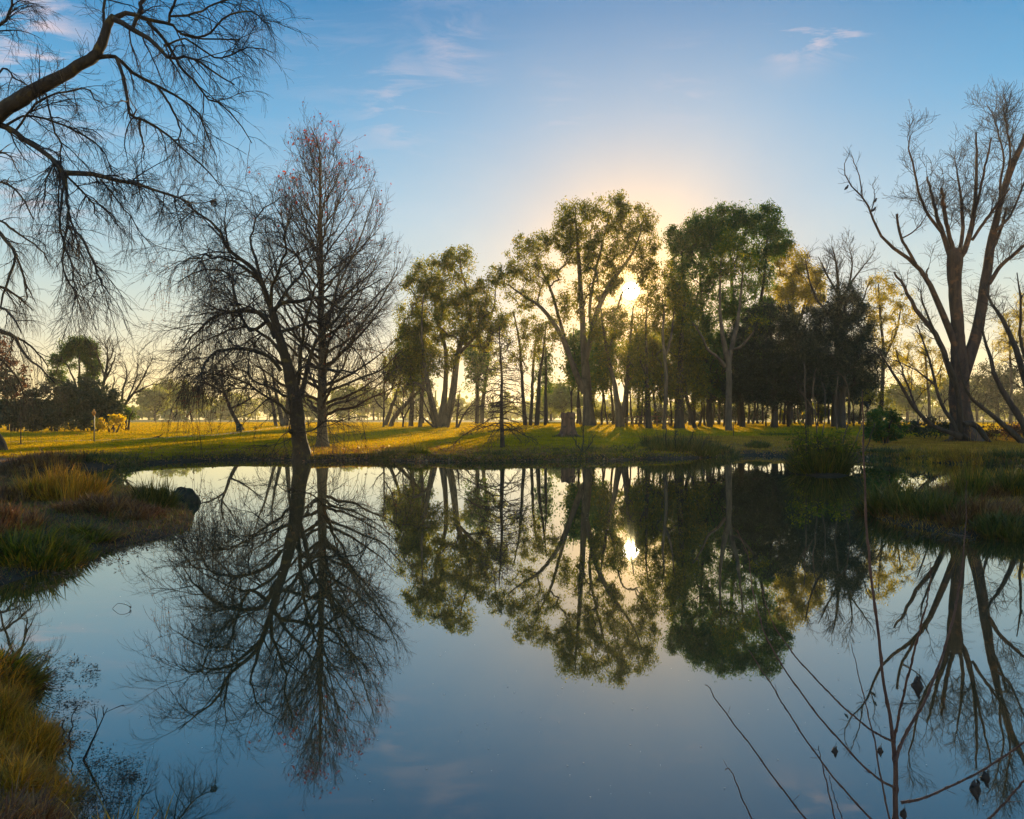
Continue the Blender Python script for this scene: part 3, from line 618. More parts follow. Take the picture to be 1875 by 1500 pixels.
thin = cat(stack([lims[i] for i in (1, 4, 7, 8, 9, 18, 3, 6, 5)]), stack([lims[i] for i in (15,)]))
L1 = stack([lims[i] for i in range(16, 20)] + [lims[i] for i in range(11)]); outer = cat(stack([lims[i] for i in (11,)]), stack([lims[i] for i in (12, 13, 14, 15)]))
B1 = spawn(rg, L1, 1.3, 1.9, 8, (42, 12), (.25, 1), (0, 0, .07), .16, .5, .03, .01, .35)
B1b = spawn(rg, thin, 2.0, 1.6, 8, (40, 12), (.25, 1), (0, 0, .09), .16, .5, .022, .009, .35)
BO = spawn(rg, outer, 2.4, .9, 7, (38, 12), (.3, 1), (0, 0, .09), .16, .5, .016, .008, .3)
B2 = spawn(rg, cat(B1, B1b), 3.0, 1.15, 7, (40, 12), (.15, 1), (0, 0, .06), .17, .6, .014, .0075, .3)
B3 = spawn(rg, B2, 5.0, .8, 6, (40, 12), (.1, 1), (0, 0, .03), .17, .6, .010, .0075, .3)
Tp = spawn(rg, (tks[1][0][None, 14:], tks[1][1][None, 14:]), 2.8, 1.3, 8, (40, 12), (.1, .8), (0, 0, .08), .14, .4, .025, .009, .3); T2 = spawn(rg, Tp, 2.5, 1.0, 6, (40, 12), (.1, 1), (0, 0, .06), .16, .6, .012, .006, .3)
ep = np.concatenate([spawn(rg, (tks[0][0][None, 22:], tks[0][1][None, 22:]), 1, 1.1, 6, (60, 20), (0, 1), (0, 0, -.05), .2, .1, .012, .007, .2, n=150)[0]]); EP = (ep, np.full(ep.shape[:2], .008))
tree_parts(root, tks, lims, [(B1, 4), (BO, 4), (spawn(rg, BO, 2.6, .4, 6, (40, 12), (.2, 1), (0, 0, .06), .16, .6, .008, .006, .3), 3), (B1b, 4), (B2, 3), (B3, 3), (Tp, 4), (T2, 3), (EP, 3)], ('redbark', 'redtwig'))
for (x, y, lab) in ((1550, 344, 'small dark bird perched on the outermost tip of the forked branch'), (1602, 368, 'small dark bird on the short fork beside the outer branch'), (1600, 384, 'small dark bird sitting lowest, where the outer branch forks')):
    bb = MB(); q = limb([(x - 4, y + 4, 1), (x - 1, y + 1, 4.5), (x + 1, y - 1, 4.5), (x + 2.2, y - 3.2, 2.6), (x + 2.6, y - 4.4, 2.8), (x + 4.4, y - 4.2, .4)], 49.1, 10); c_ = q[0][4].copy(); bb.tubes(q[0] - c_, q[1], 8)
    o = bb.build('bird', M['deadleaf'], smooth=True); o.location = c_; tag(o, lab, 'bird', 'birds in the pruned tree')

# 7. leaning bare stems at the foot of the pruned tree and at the right edge
def bare(name, label, x, D, stems, seed, dens=(1.6, 2.4), ln=(1.8, 1.0), trop=(0, 0, .02), mats_=('gumdark', 'redtwig'), up=0, group=None, trunkn=1, tw=.007, lens3=.6):
    rg = np.random.default_rng(seed); root = empty(name, base(x, D, up), label, 'tree', group)
    ls = [limb(t, D, 12, rg, .03, dz) for t, dz in stems]; L1 = stack(ls)
    B1 = spawn(rg, L1, dens[0], ln[0], 7, (42, 13), (.2, 1), trop, .15, .6, .03, tw * 1.3, .35)
    B2 = spawn(rg, cat(L1, B1), dens[1], ln[1], 6, (40, 13), (.2, 1), trop, .15, .6, .013, tw, .3)
    B3 = spawn(rg, B2, dens[1], lens3, 5, (40, 13), (.2, 1), trop, .15, .6, .009, tw * .8, .3)
    tree_parts(root, ls[:trunkn], ls[trunkn:], [(B1, 4), (B2, 3), (B3, 3)], mats_); return root
bare('leaning_tree', "low bare tree whose thin stems arch left from the massive forked tree's foot", 1745, 49.5, [
 ([(1758, 800, 12), (1740, 793, 8), (1710, 781, 7), (1680, 754, 6), (1656, 718, 5), (1629, 676, 3.5), (1605, 634, 1.5)], -1.5),
 ([(1756, 800, 9), (1745, 775, 7), (1728, 748, 6), (1713, 706, 5), (1704, 661, 4), (1680, 595, 2)], 1),
 ([(1760, 790, 12), (1756, 740, 10), (1749, 700, 9), (1722, 634, 6), (1692, 560, 3), (1685, 530, 1.5)], -2),
 ([(1680, 752, 4), (1660, 700, 3), (1640, 640, 2)], 2), ([(1713, 706, 3.5), (1680, 680, 2.5), (1640, 660, 1.5)], -2)], 71)
bare('root_limb_tree', 'dark bare tree at the right edge sending long curved branches left over the bank', 1880, 47.0, [
 ([(1884, 822, 16), (1868, 806, 11), (1839, 780, 9), (1809, 754, 7), (1776, 727, 5), (1760, 690, 3), (1752, 640, 1.5)], -1.5),
 ([(1890, 820, 18), (1875, 778, 13), (1854, 745, 11), (1824, 694, 8), (1812, 649, 6), (1800, 610, 4), (1795, 570, 1.5)], 1),
 ([(1905, 800, 18), (1890, 730, 14), (1875, 688, 12), (1854, 622, 9), (1833, 580, 7), (1815, 556, 5), (1805, 520, 1.5)], 2),
 ([(1895, 740, 8), (1885, 680, 7), (1868, 620, 5), (1870, 560, 4), (1862, 500, 1.5)], -2)], 72)
rb = MB(); rr = limb([(1765, 778, 12), (1778, 776, 11), (1792, 784, 10), (1803, 800, 9), (1815, 812, 5)], 49.0, 12); rb.tubes(*rr, 9)
for t in ([(1760, 795, 10), (1775, 805, 8), (1795, 812, 4)], [(1755, 798, 9), (1740, 806, 7), (1722, 810, 3)]): rb.tubes(*limb(t, 50, 10), 8)
o = rb.build('root', M['gumdark'], smooth=True); pr = bpy.data.objects['pruned_tree']; o.parent = pr
for v in (o.data.vertices,):
    co = np.empty(len(v) * 3, dtype=np.float32); v.foreach_get('co', co); co = co.reshape(-1, 3) - np.array(pr.location, dtype=np.float32); v.foreach_set('co', co.ravel()); o.data.update()

# other bare trees further off
bare('young_leaning_tree', 'young dark tree leaning left beside the green bin on the far lawn', 436, 68, [
 ([(444, 788, 9), (436, 777, 8), (423, 752, 6.5), (413, 725, 5), (406, 700, 3.5), (408, 670, 1.5)], 0),
 ([(421, 748, 4), (445, 738, 3), (480, 715, 1.5)], -2), ([(412, 722, 4), (385, 705, 3), (355, 700, 1.5)], 1), ([(408, 705, 3), (425, 680, 2), (440, 650, 1.5)], 2)], 81, (1.6, 2.4), (2.2, 1.3), mats_=('gumdark', 'twig'), tw=.011)
bare('bare_crown_tree', 'bare spreading tree rising above the dark thicket, right of the round-crowned tree', 188, 72, [
 ([(180, 800, 8), (183, 740, 6), (190, 700, 5), (197, 665, 4), (196, 640, 2), (190, 625, 1)], 0), ([(188, 705, 4), (205, 670, 3), (212, 650, 1.5)], 1), ([(192, 690, 4), (180, 655, 2.5), (175, 635, 1.2)], -1), ([(195, 668, 3), (207, 645, 2), (206, 630, 1)], -2), ([(186, 720, 4), (170, 690, 2.5), (160, 660, 1.2)], 2)], 82, (2.0, 2.6), (1.7, .95), tw=.012)
bare('spreading_bare_tree', 'bare tree leaning right over the gap beside the yellow bush', 215, 72, [
 ([(203, 800, 8), (215, 765, 6), (228, 742, 5), (243, 722, 4), (258, 700, 3), (270, 675, 2), (280, 655, 1)], 0), ([(222, 752, 5), (225, 715, 4), (232, 685, 2.5), (228, 665, 1.2)], 1), ([(243, 722, 3), (262, 712, 2.5), (285, 700, 1.2)], -1), ([(232, 735, 3), (250, 690, 2.5), (252, 655, 1.2)], 2), ([(212, 770, 4), (205, 730, 3), (210, 690, 1.5)], -2)], 83, (2.0, 2.6), (1.7, .95), tw=.012)
bare('dead_top_tree', 'bare tree whose twiggy top stands clear of the dark casuarinas on the right', 1535, 80, [
 ([(1528, 800, 14), (1530, 720, 11), (1533, 640, 8), (1536, 570, 6), (1535, 525, 5), (1530, 480, 3), (1523, 450, 1.2)], -2), ([(1536, 560, 5), (1555, 520, 4), (1560, 480, 2.5), (1555, 455, 1.2)], -1), ([(1535, 540, 4), (1515, 505, 3), (1500, 470, 1.2)], -2), ([(1556, 520, 3.5), (1575, 495, 2.5), (1588, 478, 1.2)], -3), ([(1534, 590, 5), (1500, 555, 4), (1480, 505, 3), (1475, 475, 1.2)], -3), ([(1536, 600, 5), (1575, 560, 3.5), (1592, 515, 1.5)], 1)], 84, (1.8, 2.6), (2.2, 1.2), (0, 0, .06), tw=.013)
bare('thin_lawn_tree', 'thin young bare tree left of the leaning gum trunks', 701, 76, [
 ([(702, 782, 4), (703, 750, 3.2), (704, 715, 2.5), (702, 670, 1.2)], 0), ([(703, 750, 2.5), (690, 738, 2), (682, 720, 1)], 1), ([(703, 735, 2.5), (716, 715, 2), (722, 690, 1)], -1)], 85, (2, 3), (1.6, 1.0), tw=.012)
bare('bare_shrub_tree', 'small leafless fruit-like tree in front of the leaning gum trunks', 738, 76, [
 ([(738, 782, 4), (738, 765, 3.2), (730, 748, 2.5), (718, 735, 1.2)], 0), ([(738, 768, 3), (748, 750, 2.5), (760, 735, 1.2)], 1), ([(738, 760, 2.5), (738, 735, 2), (741, 712, 1)], -1)], 86, (2, 3), (1.6, .9), tw=.012)
bare('multi_stem_shrub', 'bushy multi-stemmed bare shrub at the foot of the broad gum clump', 806, 77, [
 ([(798, 784, 4), (785, 755, 3), (772, 725, 1.2)], 0), ([(800, 784, 4), (793, 750, 3), (788, 715, 1.2)], 1), ([(820, 784, 4), (826, 750, 3), (830, 715, 1.2)], -1), ([(836, 786, 5), (838, 750, 3), (842, 715, 1.2)], 0), ([(838, 784, 4), (850, 758, 3), (870, 735, 1.2)], 1), ([(797, 784, 4), (775, 765, 3), (760, 745, 1.2)], -1)], 87, (2, 3), (1.6, .9), tw=.011)
bare('willow_stem_tree', 'slender leaning bare trunk pair behind the dark willow, seen through its twigs', 507, 84, [
 ([(506, 784, 7), (502, 755, 6), (495, 725, 5), (485, 690, 4), (470, 650, 2.5), (460, 610, 1.2)], 0), ([(519, 784, 9), (512, 750, 7), (505, 720, 5), (498, 680, 3.5), (500, 640, 1.2)], 1), ([(523, 784, 11), (527, 740, 8), (530, 690, 5), (540, 630, 3), (545, 600, 1.5)], -1)], 88, (1.6, 2.3), (2.6, 1.5), tw=.013, mats_=('gum', 'redtwig'))

# ---------------------------------------------------------------- leafy trees
def grow(rg, stems, C, K=6, rt=.011, up=.55, expo=.5):
    """links crown points C to the nearest part of the skeleton; returns polylines with pipe-model radii"""
    nodes = np.concatenate([s[0][2:] for s in stems]); srad = np.concatenate([s[1][2:] for s in stems]); par = [-1] * len(nodes)
    b = nodes[0]; C = C[np.argsort(np.linalg.norm((C - b) * (1, 1, .7), axis=1))]
    pos = np.empty((len(nodes) + len(C) * (K - 1), 3)); pos[:len(nodes)] = nodes; n = len(nodes); n0 = n
    par = np.full(len(pos), -1); chains = []
    for c in C:
        v = c - pos[:n]; dd = np.linalg.norm(v, axis=1); cost = dd + 1.6 * np.maximum(0, .35 * dd - v[:, 2])
        k = int(cost.argmin()); p0 = pos[k]; L = dd[k]
        ctl = p0 + (v[k] / (L + 1e-6) + np.array([0, 0, up])) / 1.15 * .5 * L
        t = np.linspace(0, 1, K)[:, None]; P = p0 * (1 - t) ** 2 + 2 * ctl * t * (1 - t) + c * t * t
        P[1:-1] += rg.normal(0, .03 * L, (K - 2, 3))
        ids = [k] + list(range(n, n + K - 1)); pos[n:n + K - 1] = P[1:]; par[n] = k; par[n + 1:n + K - 1] = np.arange(n, n + K - 2); n += K - 1; chains.append(ids)
    wgt = np.zeros(n)
    for ids in chains: wgt[ids[-1]] += 1
    for i in range(n - 1, n0 - 1, -1): wgt[par[i]] += wgt[i]
    rad = rt * np.maximum(wgt, 1) ** expo; rad[:n0] = srad
    ch = np.array(chains); R = rad[ch]; R[:, 0] = np.minimum(R[:, 0], R[:, 1] * 1.25)
    return pos[ch], R

def crown_points(rg, blobs, D, dens=1.0, cell=12.0, dscale=1.0):
    out = []
    for bl in blobs:
        x, y, rx, ry = bl[:4]; f = bl[4] if len(bl) > 4 else 1.0; dz = bl[5] if len(bl) > 5 else 0.0
        n = max(3, int(dens * f * rx * ry * 3.4 / cell ** 2))
        v = rg.normal(0, 1, (n, 3)); v /= np.linalg.norm(v, axis=1, keepdims=True); v *= rg.uniform(.25, 1, (n, 1)) ** .45
        dep = min(rx, ry * 1.3) / F * D * dscale
        c = px(x, y, D); out.append(c + np.array([0, dz, 0]) + v * (rx / F * D, dep, ry / F * D))
    return np.concatenate(out)

def leaf_cloud(rg, C, n, sig, size, droop=.9, wid=.24, outb=None, flat=.75):
    """n leaves round each centre"""
    k = len(C) * n; c = np.repeat(C, n, 0)
    cl = rg.uniform(.45, 1.5, (len(C), 1)).repeat(n, 0)
    o = rg.normal(0, 1, (k, 3)); o /= np.linalg.norm(o, axis=1, keepdims=True); o *= rg.uniform(0, 1, (k, 1)) ** .6 * sig * cl * (1, 1, flat)
    a = rg.normal(0, 1, (k, 3)) + (0, 0, -droop); a /= np.linalg.norm(a, axis=1, keepdims=True)
    b = np.cross(a, rg.normal(0, 1, (k, 3))); b /= np.linalg.norm(b, axis=1, keepdims=True) + 1e-9
    s = size * rg.uniform(.6, 1.35, (k, 1)); return c + o, a * s, b * s * wid

TREES = {}
def gum(name, label, x, D, stems, blobs, seed, n=60, sig=.75, size=.34, wood='gum', leaf='gleaf', dens=1.0, cell=12, droop=.9, group=None, wid=.2, twigs=True, rt=.012, hole=None, flat=1.05, cat_='tree', up=.55):
    if D > 60 and leaf != 'rust' and cat_ == 'tree': n = int(n * 1.15); sig *= .95; size *= .72; cell *= .74
    rg = np.random.default_rng(seed); root = empty(name, base(x, D), label, cat_, group); o = np.array(root.location)
    st = [limb(t, D, 16, rg, .03, dz) for t, dz in stems]
    C = crown_points(rg, blobs, D, dens, cell); C = C[C[:, 2] > o[2] + .35]
    CH = grow(rg, st, C, rt=rt, up=up)
    tb = MB()
    for P, R in st: tb.tubes(P, R, 10, .05, rg)
    tb.tubes(*CH, 4)
    if twigs:
        tw = spawn(rg, CH, .9, .8, 5, (40, 15), (.3, 1), (0, 0, 0), .15, .5, .012, .008, .3); tb.tubes(*tw, 3)
    tb.V = [v - o for v in tb.V]; tb.build('trunk', M[wood], root, True)
    lc, la, lb_ = leaf_cloud(rg, np.concatenate([CH[0][:, -1], CH[0][:, 3][rg.random(len(CH[0])) < .3]]), n, sig, size, droop, wid, flat=flat)
    if hole is not None:
        h, r = hole; v = lc - h; ss = SUN * 1.0; v = v - (v @ ss)[:, None] * ss; m = (np.linalg.norm(v, axis=1) > r) | (rg.random(len(lc)) < .06); lc, la, lb_ = lc[m], la[m], lb_[m]
    zz_ = lc[:, 2] > o[2] + .1; fb = MB(); fb.leaves(lc[zz_] - o, la[zz_], lb_[zz_]); fb.build('crown', M[leaf], root)
    TREES[name] = root; return root

gum('gum_tree', 'broad many-stemmed gum with a rounded olive crown, left of the small bare cypress', 808, 80, [
 ([(800, 786, 17), (792, 745, 12), (784, 705, 9), (776, 660, 6), (772, 600, 3.5), (775, 540, 2)], -2),
 ([(806, 786, 18), (812, 740, 12), (816, 700, 9), (816, 640, 7), (800, 580, 5), (790, 520, 3)], 2),
 ([(812, 786, 20), (826, 740, 14), (833, 690, 12), (838, 650, 10), (850, 610, 8), (862, 580, 6), (860, 545, 5), (846, 500, 3), (842, 470, 1.5)], 0),
 ([(838, 650, 8), (862, 625, 6), (890, 595, 4), (905, 560, 3), (908, 520, 1.5)], 1)],
 [(840, 478, 34, 26), (790, 500, 30, 26), (765, 530, 26, 30), (820, 530, 50, 32), (875, 545, 34, 30), (760, 585, 34, 38), (830, 590, 60, 40), (745, 640, 36, 40), (790, 655, 50, 30, .7), (908, 500, 17, 20), (905, 590, 34, 34), (870, 625, 36, 22, .5), (735, 690, 28, 28, .9)], 101, 70, .78, .33)
gum('gum_tree', 'tallest gum tree, its domed crown and long left-leaning limb right behind the stump', 1078, 84, [
 ([(1080, 786, 30), (1079, 776, 24), (1077, 740, 18), (1074, 700, 16), (1070, 650, 12), (1067, 600, 10), (1064, 540, 9), (1060, 480, 7), (1056, 420, 4), (1054, 380, 2)], 0),
 ([(1070, 720, 12), (1055, 685, 11), (1040, 645, 9), (1025, 610, 8), (1005, 580, 7), (985, 558, 6), (955, 540, 4), (930, 520, 2)], -1.5),
 ([(1048, 665, 8), (1034, 620, 7), (1022, 575, 6), (1006, 525, 5), (988, 485, 3.5), (975, 450, 2)], 2),
 ([(1072, 660, 10), (1084, 610, 10), (1098, 560, 9), (1118, 520, 8), (1140, 490, 6), (1160, 460, 4), (1175, 420, 2)], -1),
 ([(1084, 610, 7), (1080, 560, 6), (1090, 500, 5), (1105, 440, 4), (1118, 385, 2)], 2)],
 [(1060, 398, 42, 30), (1118, 384, 38, 28), (1165, 400, 36, 30), (1035, 430, 25, 35), (1060, 455, 40, 36), (1115, 445, 50, 40), (1180, 455, 30, 40), (975, 448, 38, 24), (945, 485, 30, 26), (990, 500, 42, 28, .8), (1090, 520, 46, 38, .8), (1045, 560, 38, 30, .6), (1150, 510, 38, 35, .7), (960, 545, 36, 24, .7), (1110, 590, 45, 40, .6), (1005, 600, 34, 26, .6), (920, 510, 16, 18), (1190, 510, 20, 30, .8), (1100, 695, 24, 24, .6), (1092, 732, 12, 14, .5)], 102, 58, .78, .34, wood='gum', hole=(px(1155, 533, 84), 1.25), dens=.95)
gum('gum_tree', 'dense green gum tree with a broad flat-domed crown, just right of the sun', 1338, 80, [
 ([(1300, 786, 12), (1298, 720, 10), (1292, 650, 9), (1286, 580, 7), (1282, 500, 5), (1290, 430, 3)], 1),
 ([(1360, 788, 12), (1356, 720, 10), (1350, 640, 9), (1342, 560, 8), (1338, 480, 5), (1332, 410, 3)], 3),
 ([(1356, 700, 8), (1378, 640, 7), (1392, 560, 6), (1402, 480, 4), (1405, 420, 2)], -1)],
 [(1330, 402, 50, 24, 1.4), (1285, 425, 38, 30, 1.4), (1395, 405, 36, 28, 1.3), (1425, 440, 24, 28, 1.2), (1250, 465, 26, 42, 1.1), (1238, 440, 18, 30), (1310, 440, 50, 30, 1.2), (1380, 450, 50, 30, .9), (1300, 490, 50, 36, .7), (1375, 500, 46, 40, .5), (1245, 530, 24, 50), (1300, 560, 50, 45, .9), (1370, 575, 55, 45, .9), (1250, 610, 28, 50, 1.1), (1300, 640, 50, 45, 1), (1370, 650, 55, 40, 1), (1290, 700, 40, 30, .8), (1235, 690, 24, 34, .8)], 103, 74, .82, .33, leaf='gleaf2', wood='gumdark')
gum('gum_tree', 'pale forked gum with a smooth straight trunk standing forward of the dark grove', 1335, 70, [
 ([(1336, 796, 18), (1334, 780, 13), (1334, 740, 11), (1335, 700, 10.5), (1334, 665, 10), (1330, 650, 10), (1323, 620, 8), (1319, 580, 6), (1318, 530, 4), (1320, 470, 2)], 0),
 ([(1335, 662, 9), (1341, 630, 8), (1349, 600, 7), (1354, 560, 5), (1358, 520, 3.5), (1362, 470, 2)], 1.5),
 ([(1328, 672, 6), (1315, 655, 5.5), (1296, 640, 4.5), (1284, 615, 3.5), (1268, 590, 2)], -1.5),
 ([(1341, 640, 5), (1356, 635, 4.5), (1372, 618, 3), (1385, 600, 1.5)], -1)],
 [(1320, 480, 26, 26, .6), (1362, 480, 24, 26, .6), (1270, 580, 20, 22, .5), (1385, 590, 18, 18, .4), (1340, 440, 28, 22, .6)], 104, 44, .7, .30)
gum('amber_gum_tree', 'gum tree with a glowing amber crown between the green domed gum and the dark casuarinas', 1452, 92, [
 ([(1445, 790, 12), (1448, 720, 10), (1450, 640, 8), (1452, 560, 6), (1448, 500, 3)], 0), ([(1450, 620, 6), (1470, 570, 5), (1480, 530, 2)], 1)],
 [(1445, 478, 34, 30), (1470, 515, 36, 32, 1.2), (1430, 520, 30, 30), (1492, 535, 24, 24), (1455, 555, 40, 26, .9), (1425, 470, 22, 22, .8)], 105, 62, .9, .36, leaf='amber', wood='gumdark')
for nm, lab, x, D, st, bl, sd in (
 ('casuarina_tree', 'dark feathery casuarina with a broad drooping crown, left of the two in the dark grove', 1420, 78,
  [([(1418, 794, 14), (1419, 740, 11), (1416, 680, 9), (1412, 620, 6), (1410, 570, 3)], 0), ([(1418, 700, 7), (1395, 650, 5), (1375, 610, 2)], 1)],
  [(1410, 585, 50, 34), (1375, 620, 46, 34), (1440, 620, 42, 36), (1400, 660, 56, 36), (1360, 670, 36, 34), (1445, 670, 40, 34), (1350, 705, 32, 20, .8), (1400, 705, 50, 20, 1), (1390, 732, 50, 12, .7)], 111),
 ('casuarina_tree', 'darkest casuarina with a tall conical crown closing the grove on the right', 1545, 76,
  [([(1542, 796, 15), (1542, 740, 12), (1545, 680, 10), (1547, 620, 7), (1546, 560, 4), (1545, 525, 2)], 0)],
  [(1545, 535, 30, 20, .9), (1548, 568, 44, 28, 1.1), (1560, 605, 46, 32, 1.1), (1520, 600, 34, 30), (1575, 640, 40, 32), (1530, 645, 52, 34), (1570, 680, 38, 26), (1520, 690, 46, 26), (1490, 640, 34, 36), (1600, 660, 18, 18), (1590, 700, 24, 16, .6)], 112),
 ('casuarina_tree', 'dark casuarina in the middle of the grove, half hidden between two larger ones', 1480, 82,
  [([(1480, 792, 12), (1480, 720, 10), (1482, 640, 7), (1484, 590, 3)], 0)],
  [(1482, 590, 34, 28), (1470, 630, 42, 34), (1490, 670, 44, 34), (1455, 690, 34, 24), (1500, 712, 34, 18, .9), (1465, 732, 40, 12, .7)], 113)):
    gum(nm, lab, x, D, st, bl, sd, 70, .80, .50, wood='gumdark', leaf='needle', droop=.5, wid=.085, dens=.95, group='casuarinas of the dark grove')
gum('golden_gum_tree', 'thin gum tree with loose gold-brown leaves, between the dark casuarina and the big pruned tree', 1618, 90, [
 ([(1612, 786, 9), (1615, 720, 7), (1618, 650, 6), (1612, 580, 4), (1608, 520, 2)], 0), ([(1617, 660, 5), (1640, 610, 4), (1650, 560, 2)], 1)],
 [(1608, 520, 26, 20, .9), (1640, 545, 28, 22, .9), (1600, 560, 26, 26, .8), (1655, 575, 26, 24, .7), (1615, 605, 32, 28, .7), (1635, 650, 30, 26, .5), (1600, 720, 22, 18, .9), (1625, 745, 18, 12, .8)], 106, 46, .72, .33, leaf='amber', wood='gumdark')
gum('yellow_gum_tree', 'small airy yellow-leaved gum seen just left of the pruned tree trunk', 1697, 96, [
 ([(1700, 782, 6), (1702, 740, 5), (1698, 700, 4), (1694, 650, 3), (1688, 610, 1.5)], 0), ([(1700, 710, 3.5), (1720, 680, 2.5), (1730, 650, 1.2)], 1)],
 [(1688, 630, 26, 22, .8), (1680, 660, 24, 24, .8), (1708, 655, 24, 24, .7), (1690, 695, 34, 20, .7), (1725, 690, 20, 24, .5), (1650, 640, 18, 26, .5), (1655, 690, 14, 24, .4)], 107, 40, .65, .30, leaf='amber', wood='gum')
gum('yellow_gum_tree', 'yellow-leaved gum behind the right edge, showing between the curved dark branches', 1856, 100, [
 ([(1850, 782, 7), (1852, 720, 5.5), (1850, 660, 4), (1846, 590, 2)], 0)],
 [(1848, 590, 26, 26, .7), (1862, 630, 30, 26, .8), (1835, 640, 20, 26, .6), (1870, 560, 20, 24, .6), (1880, 600, 20, 30, .6)], 108, 42, .8, .34, leaf='amber', wood='gum')
gum('round_tree', 'dark green rounded tree far behind the right-hand curved branches', 1826, 125, [
 ([(1826, 780, 8), (1826, 750, 6), (1824, 700, 4)], 0)],
 [(1826, 690, 46, 24, 1.2), (1800, 715, 34, 24), (1855, 715, 40, 26), (1825, 735, 50, 20, .9), (1880, 735, 26, 20, .8)], 109, 60, 1.2, .5, leaf='hedge', wood='gumdark', cell=13)
gum('gum_tree', 'slender group-stemmed gum between the small cypress and the tallest gum', 975, 86, [
 ([(962, 782, 8), (958, 730, 6), (955, 680, 5), (950, 620, 3.5), (940, 570, 2)], 0), ([(971, 784, 7), (974, 730, 6), (976, 670, 5), (982, 610, 2)], 2), ([(982, 786, 10), (985, 740, 8), (988, 690, 6), (996, 630, 3.5), (1000, 590, 2)], -1), ([(998, 784, 6), (999, 730, 5), (1000, 670, 3), (998, 620, 1.5)], 1)],
 [(940, 590, 26, 26, .8), (975, 600, 28, 26, .8), (960, 640, 38, 30, .8), (1000, 620, 22, 30, .7), (950, 670, 24, 18, .3), ], 121, 40, .7, .31, leaf='gleaf', wood='gumdark')
gum('gum_tree', 'twin-trunked pale gum beside the brown rail, its trunks splitting low in a V', 1138, 80, [
 ([(1136, 788, 18), (1134, 760, 13), (1129, 730, 10), (1124, 700, 8), (1112, 650, 6), (1105, 600, 4), (1100, 560, 2)], 0), ([(1137, 770, 11), (1145, 735, 10), (1148, 700, 8), (1152, 650, 6), (1156, 600, 4), (1160, 560, 2)], 1.5)],
 [(1108, 600, 30, 34, .7), (1150, 600, 32, 34, .8), (1110, 650, 30, 26, .5), (1160, 660, 30, 34, .8), (1185, 640, 24, 34, .8)], 122, 50, .75, .31)
gum('gum_tree', 'stout dark-trunked gum right behind the brown rail', 1191, 76, [
 ([(1190, 796, 16), (1188, 770, 12), (1186, 730, 9), (1184, 690, 7), (1183, 640, 5), (1184, 580, 3), (1186, 540, 1.5)], 0), ([(1184, 690, 4), (1170, 650, 3), (1165, 600, 1.5)], 1)],
 [(1190, 570, 30, 34, .9), (1210, 610, 26, 36, .9), (1180, 640, 28, 36, .8), (1205, 680, 30, 30, .8), (1175, 700, 24, 24, .5), (1175, 722, 20, 18, .7), (1208, 722, 18, 16, .6)], 123, 52, .75, .31, wood='gumdark')
gum('gum_tree', 'thin pale gum with a wavering trunk beside the right end of the brown rail', 1217, 74, [
 ([(1216, 798, 9), (1217, 770, 7.5), (1219, 730, 7), (1220, 690, 6.5), (1217, 650, 6), (1214, 615, 5), (1216, 580, 3.5), (1212, 545, 2)], 0), ([(1219, 650, 5), (1228, 620, 4), (1233, 585, 3), (1236, 540, 1.5)], 1)],
 [(1212, 540, 22, 30, .6), (1238, 530, 20, 34, .6), (1225, 500, 22, 26, .7)], 124, 46, .75, .31)
gum('gum_tree', 'thick dark gum trunk at the left end of the dark grove, with low hanging foliage', 1243, 76, [
 ([(1244, 796, 22), (1243, 760, 16), (1243, 710, 13), (1246, 650, 9), (1250, 590, 6), (1255, 540, 3)], 0), ([(1275, 792, 8), (1264, 755, 7), (1256, 720, 6), (1252, 690, 5)], .5)],
 [(1250, 560, 26, 36), (1235, 620, 26, 40, .9), (1265, 640, 30, 40), (1240, 690, 28, 30, .8), (1275, 700, 26, 34, .8), (1265, 738, 18, 14, .6), (1235, 734, 16, 14, .5)], 125, 56, .75, .32, wood='gumdark')

# slender grove trees: three kinds built once, then copied through the grove
def slender(kind, seed, nblob, h, leaf, wood, dens, spread, n=36):
    rg = np.random.default_rng(seed); root = bpy.data.objects.new(kind, None); COL.objects.link(root)
    t = np.linspace(0, 1, 16); ax = np.cumsum(rg.normal(0, .05, (16, 2)), 0)
    P = np.column_stack([ax, t * h]); R = .14 * (1 - t) ** .8 + .02; R[0] = .2
    st = [(P, R)]
    if seed % 2: q = resample([P[5], P[5] + (.5, .2, h * .16), P[5] + (1.1, .3, h * .38)], 16); st.append((q, np.linspace(.07, .02, 16)))
    c = rg.normal(0, 1, (nblob, 3)); c /= np.linalg.norm(c, axis=1, keepdims=True); c *= rg.uniform(.3, 1, (nblob, 1)); C = c * (spread, spread, h * (.34 if seed != 201 else .27)) + (0, 0, h * (.66 if seed != 201 else .76))
    CH = grow(rg, st, C); tb = MB(); [tb.tubes(p_, r_, 7, .05, rg) for p_, r_ in st]; tb.tubes(*CH, 3); tb.build('trunk', M[wood], root, True)
    lf = leaf_cloud(rg, CH[0][:, -1], n, .8, .34, .8, .2); fb = MB(); fb.leaves(*lf); fb.build('crown', M[leaf], root); return root
def copy_tree(o, parent=None):
    c = o.copy(); COL.objects.link(c); c.parent = parent
    for ch in list(o.children): copy_tree(ch, c)
    return c
KIND = [slender('grove_gum_tree', 201, 60, 11, 'gleaf', 'gumdark', 1, 1.5), slender('grove_gum_tree', 202, 80, 12, 'gleaf2', 'gumdark', 1, 1.7), slender('grove_casuarina_tree', 203, 110, 9.5, 'needle', 'gumdark', 1, 1.9, 44), slender('grove_casuarina_tree', 204, 80, 8, 'needle', 'gumdark', 1, 1.5, 44)]
rows = []
r_ = np.random.default_rng(77)
for x in (1092, 1101, 1112, 1124, 1147, 1158, 1166, 1174, 1181, 1199, 1207): rows.append((x, r_.uniform(86, 112), int(r_.integers(0, 2)), ('grove_gum_tree', 0)))
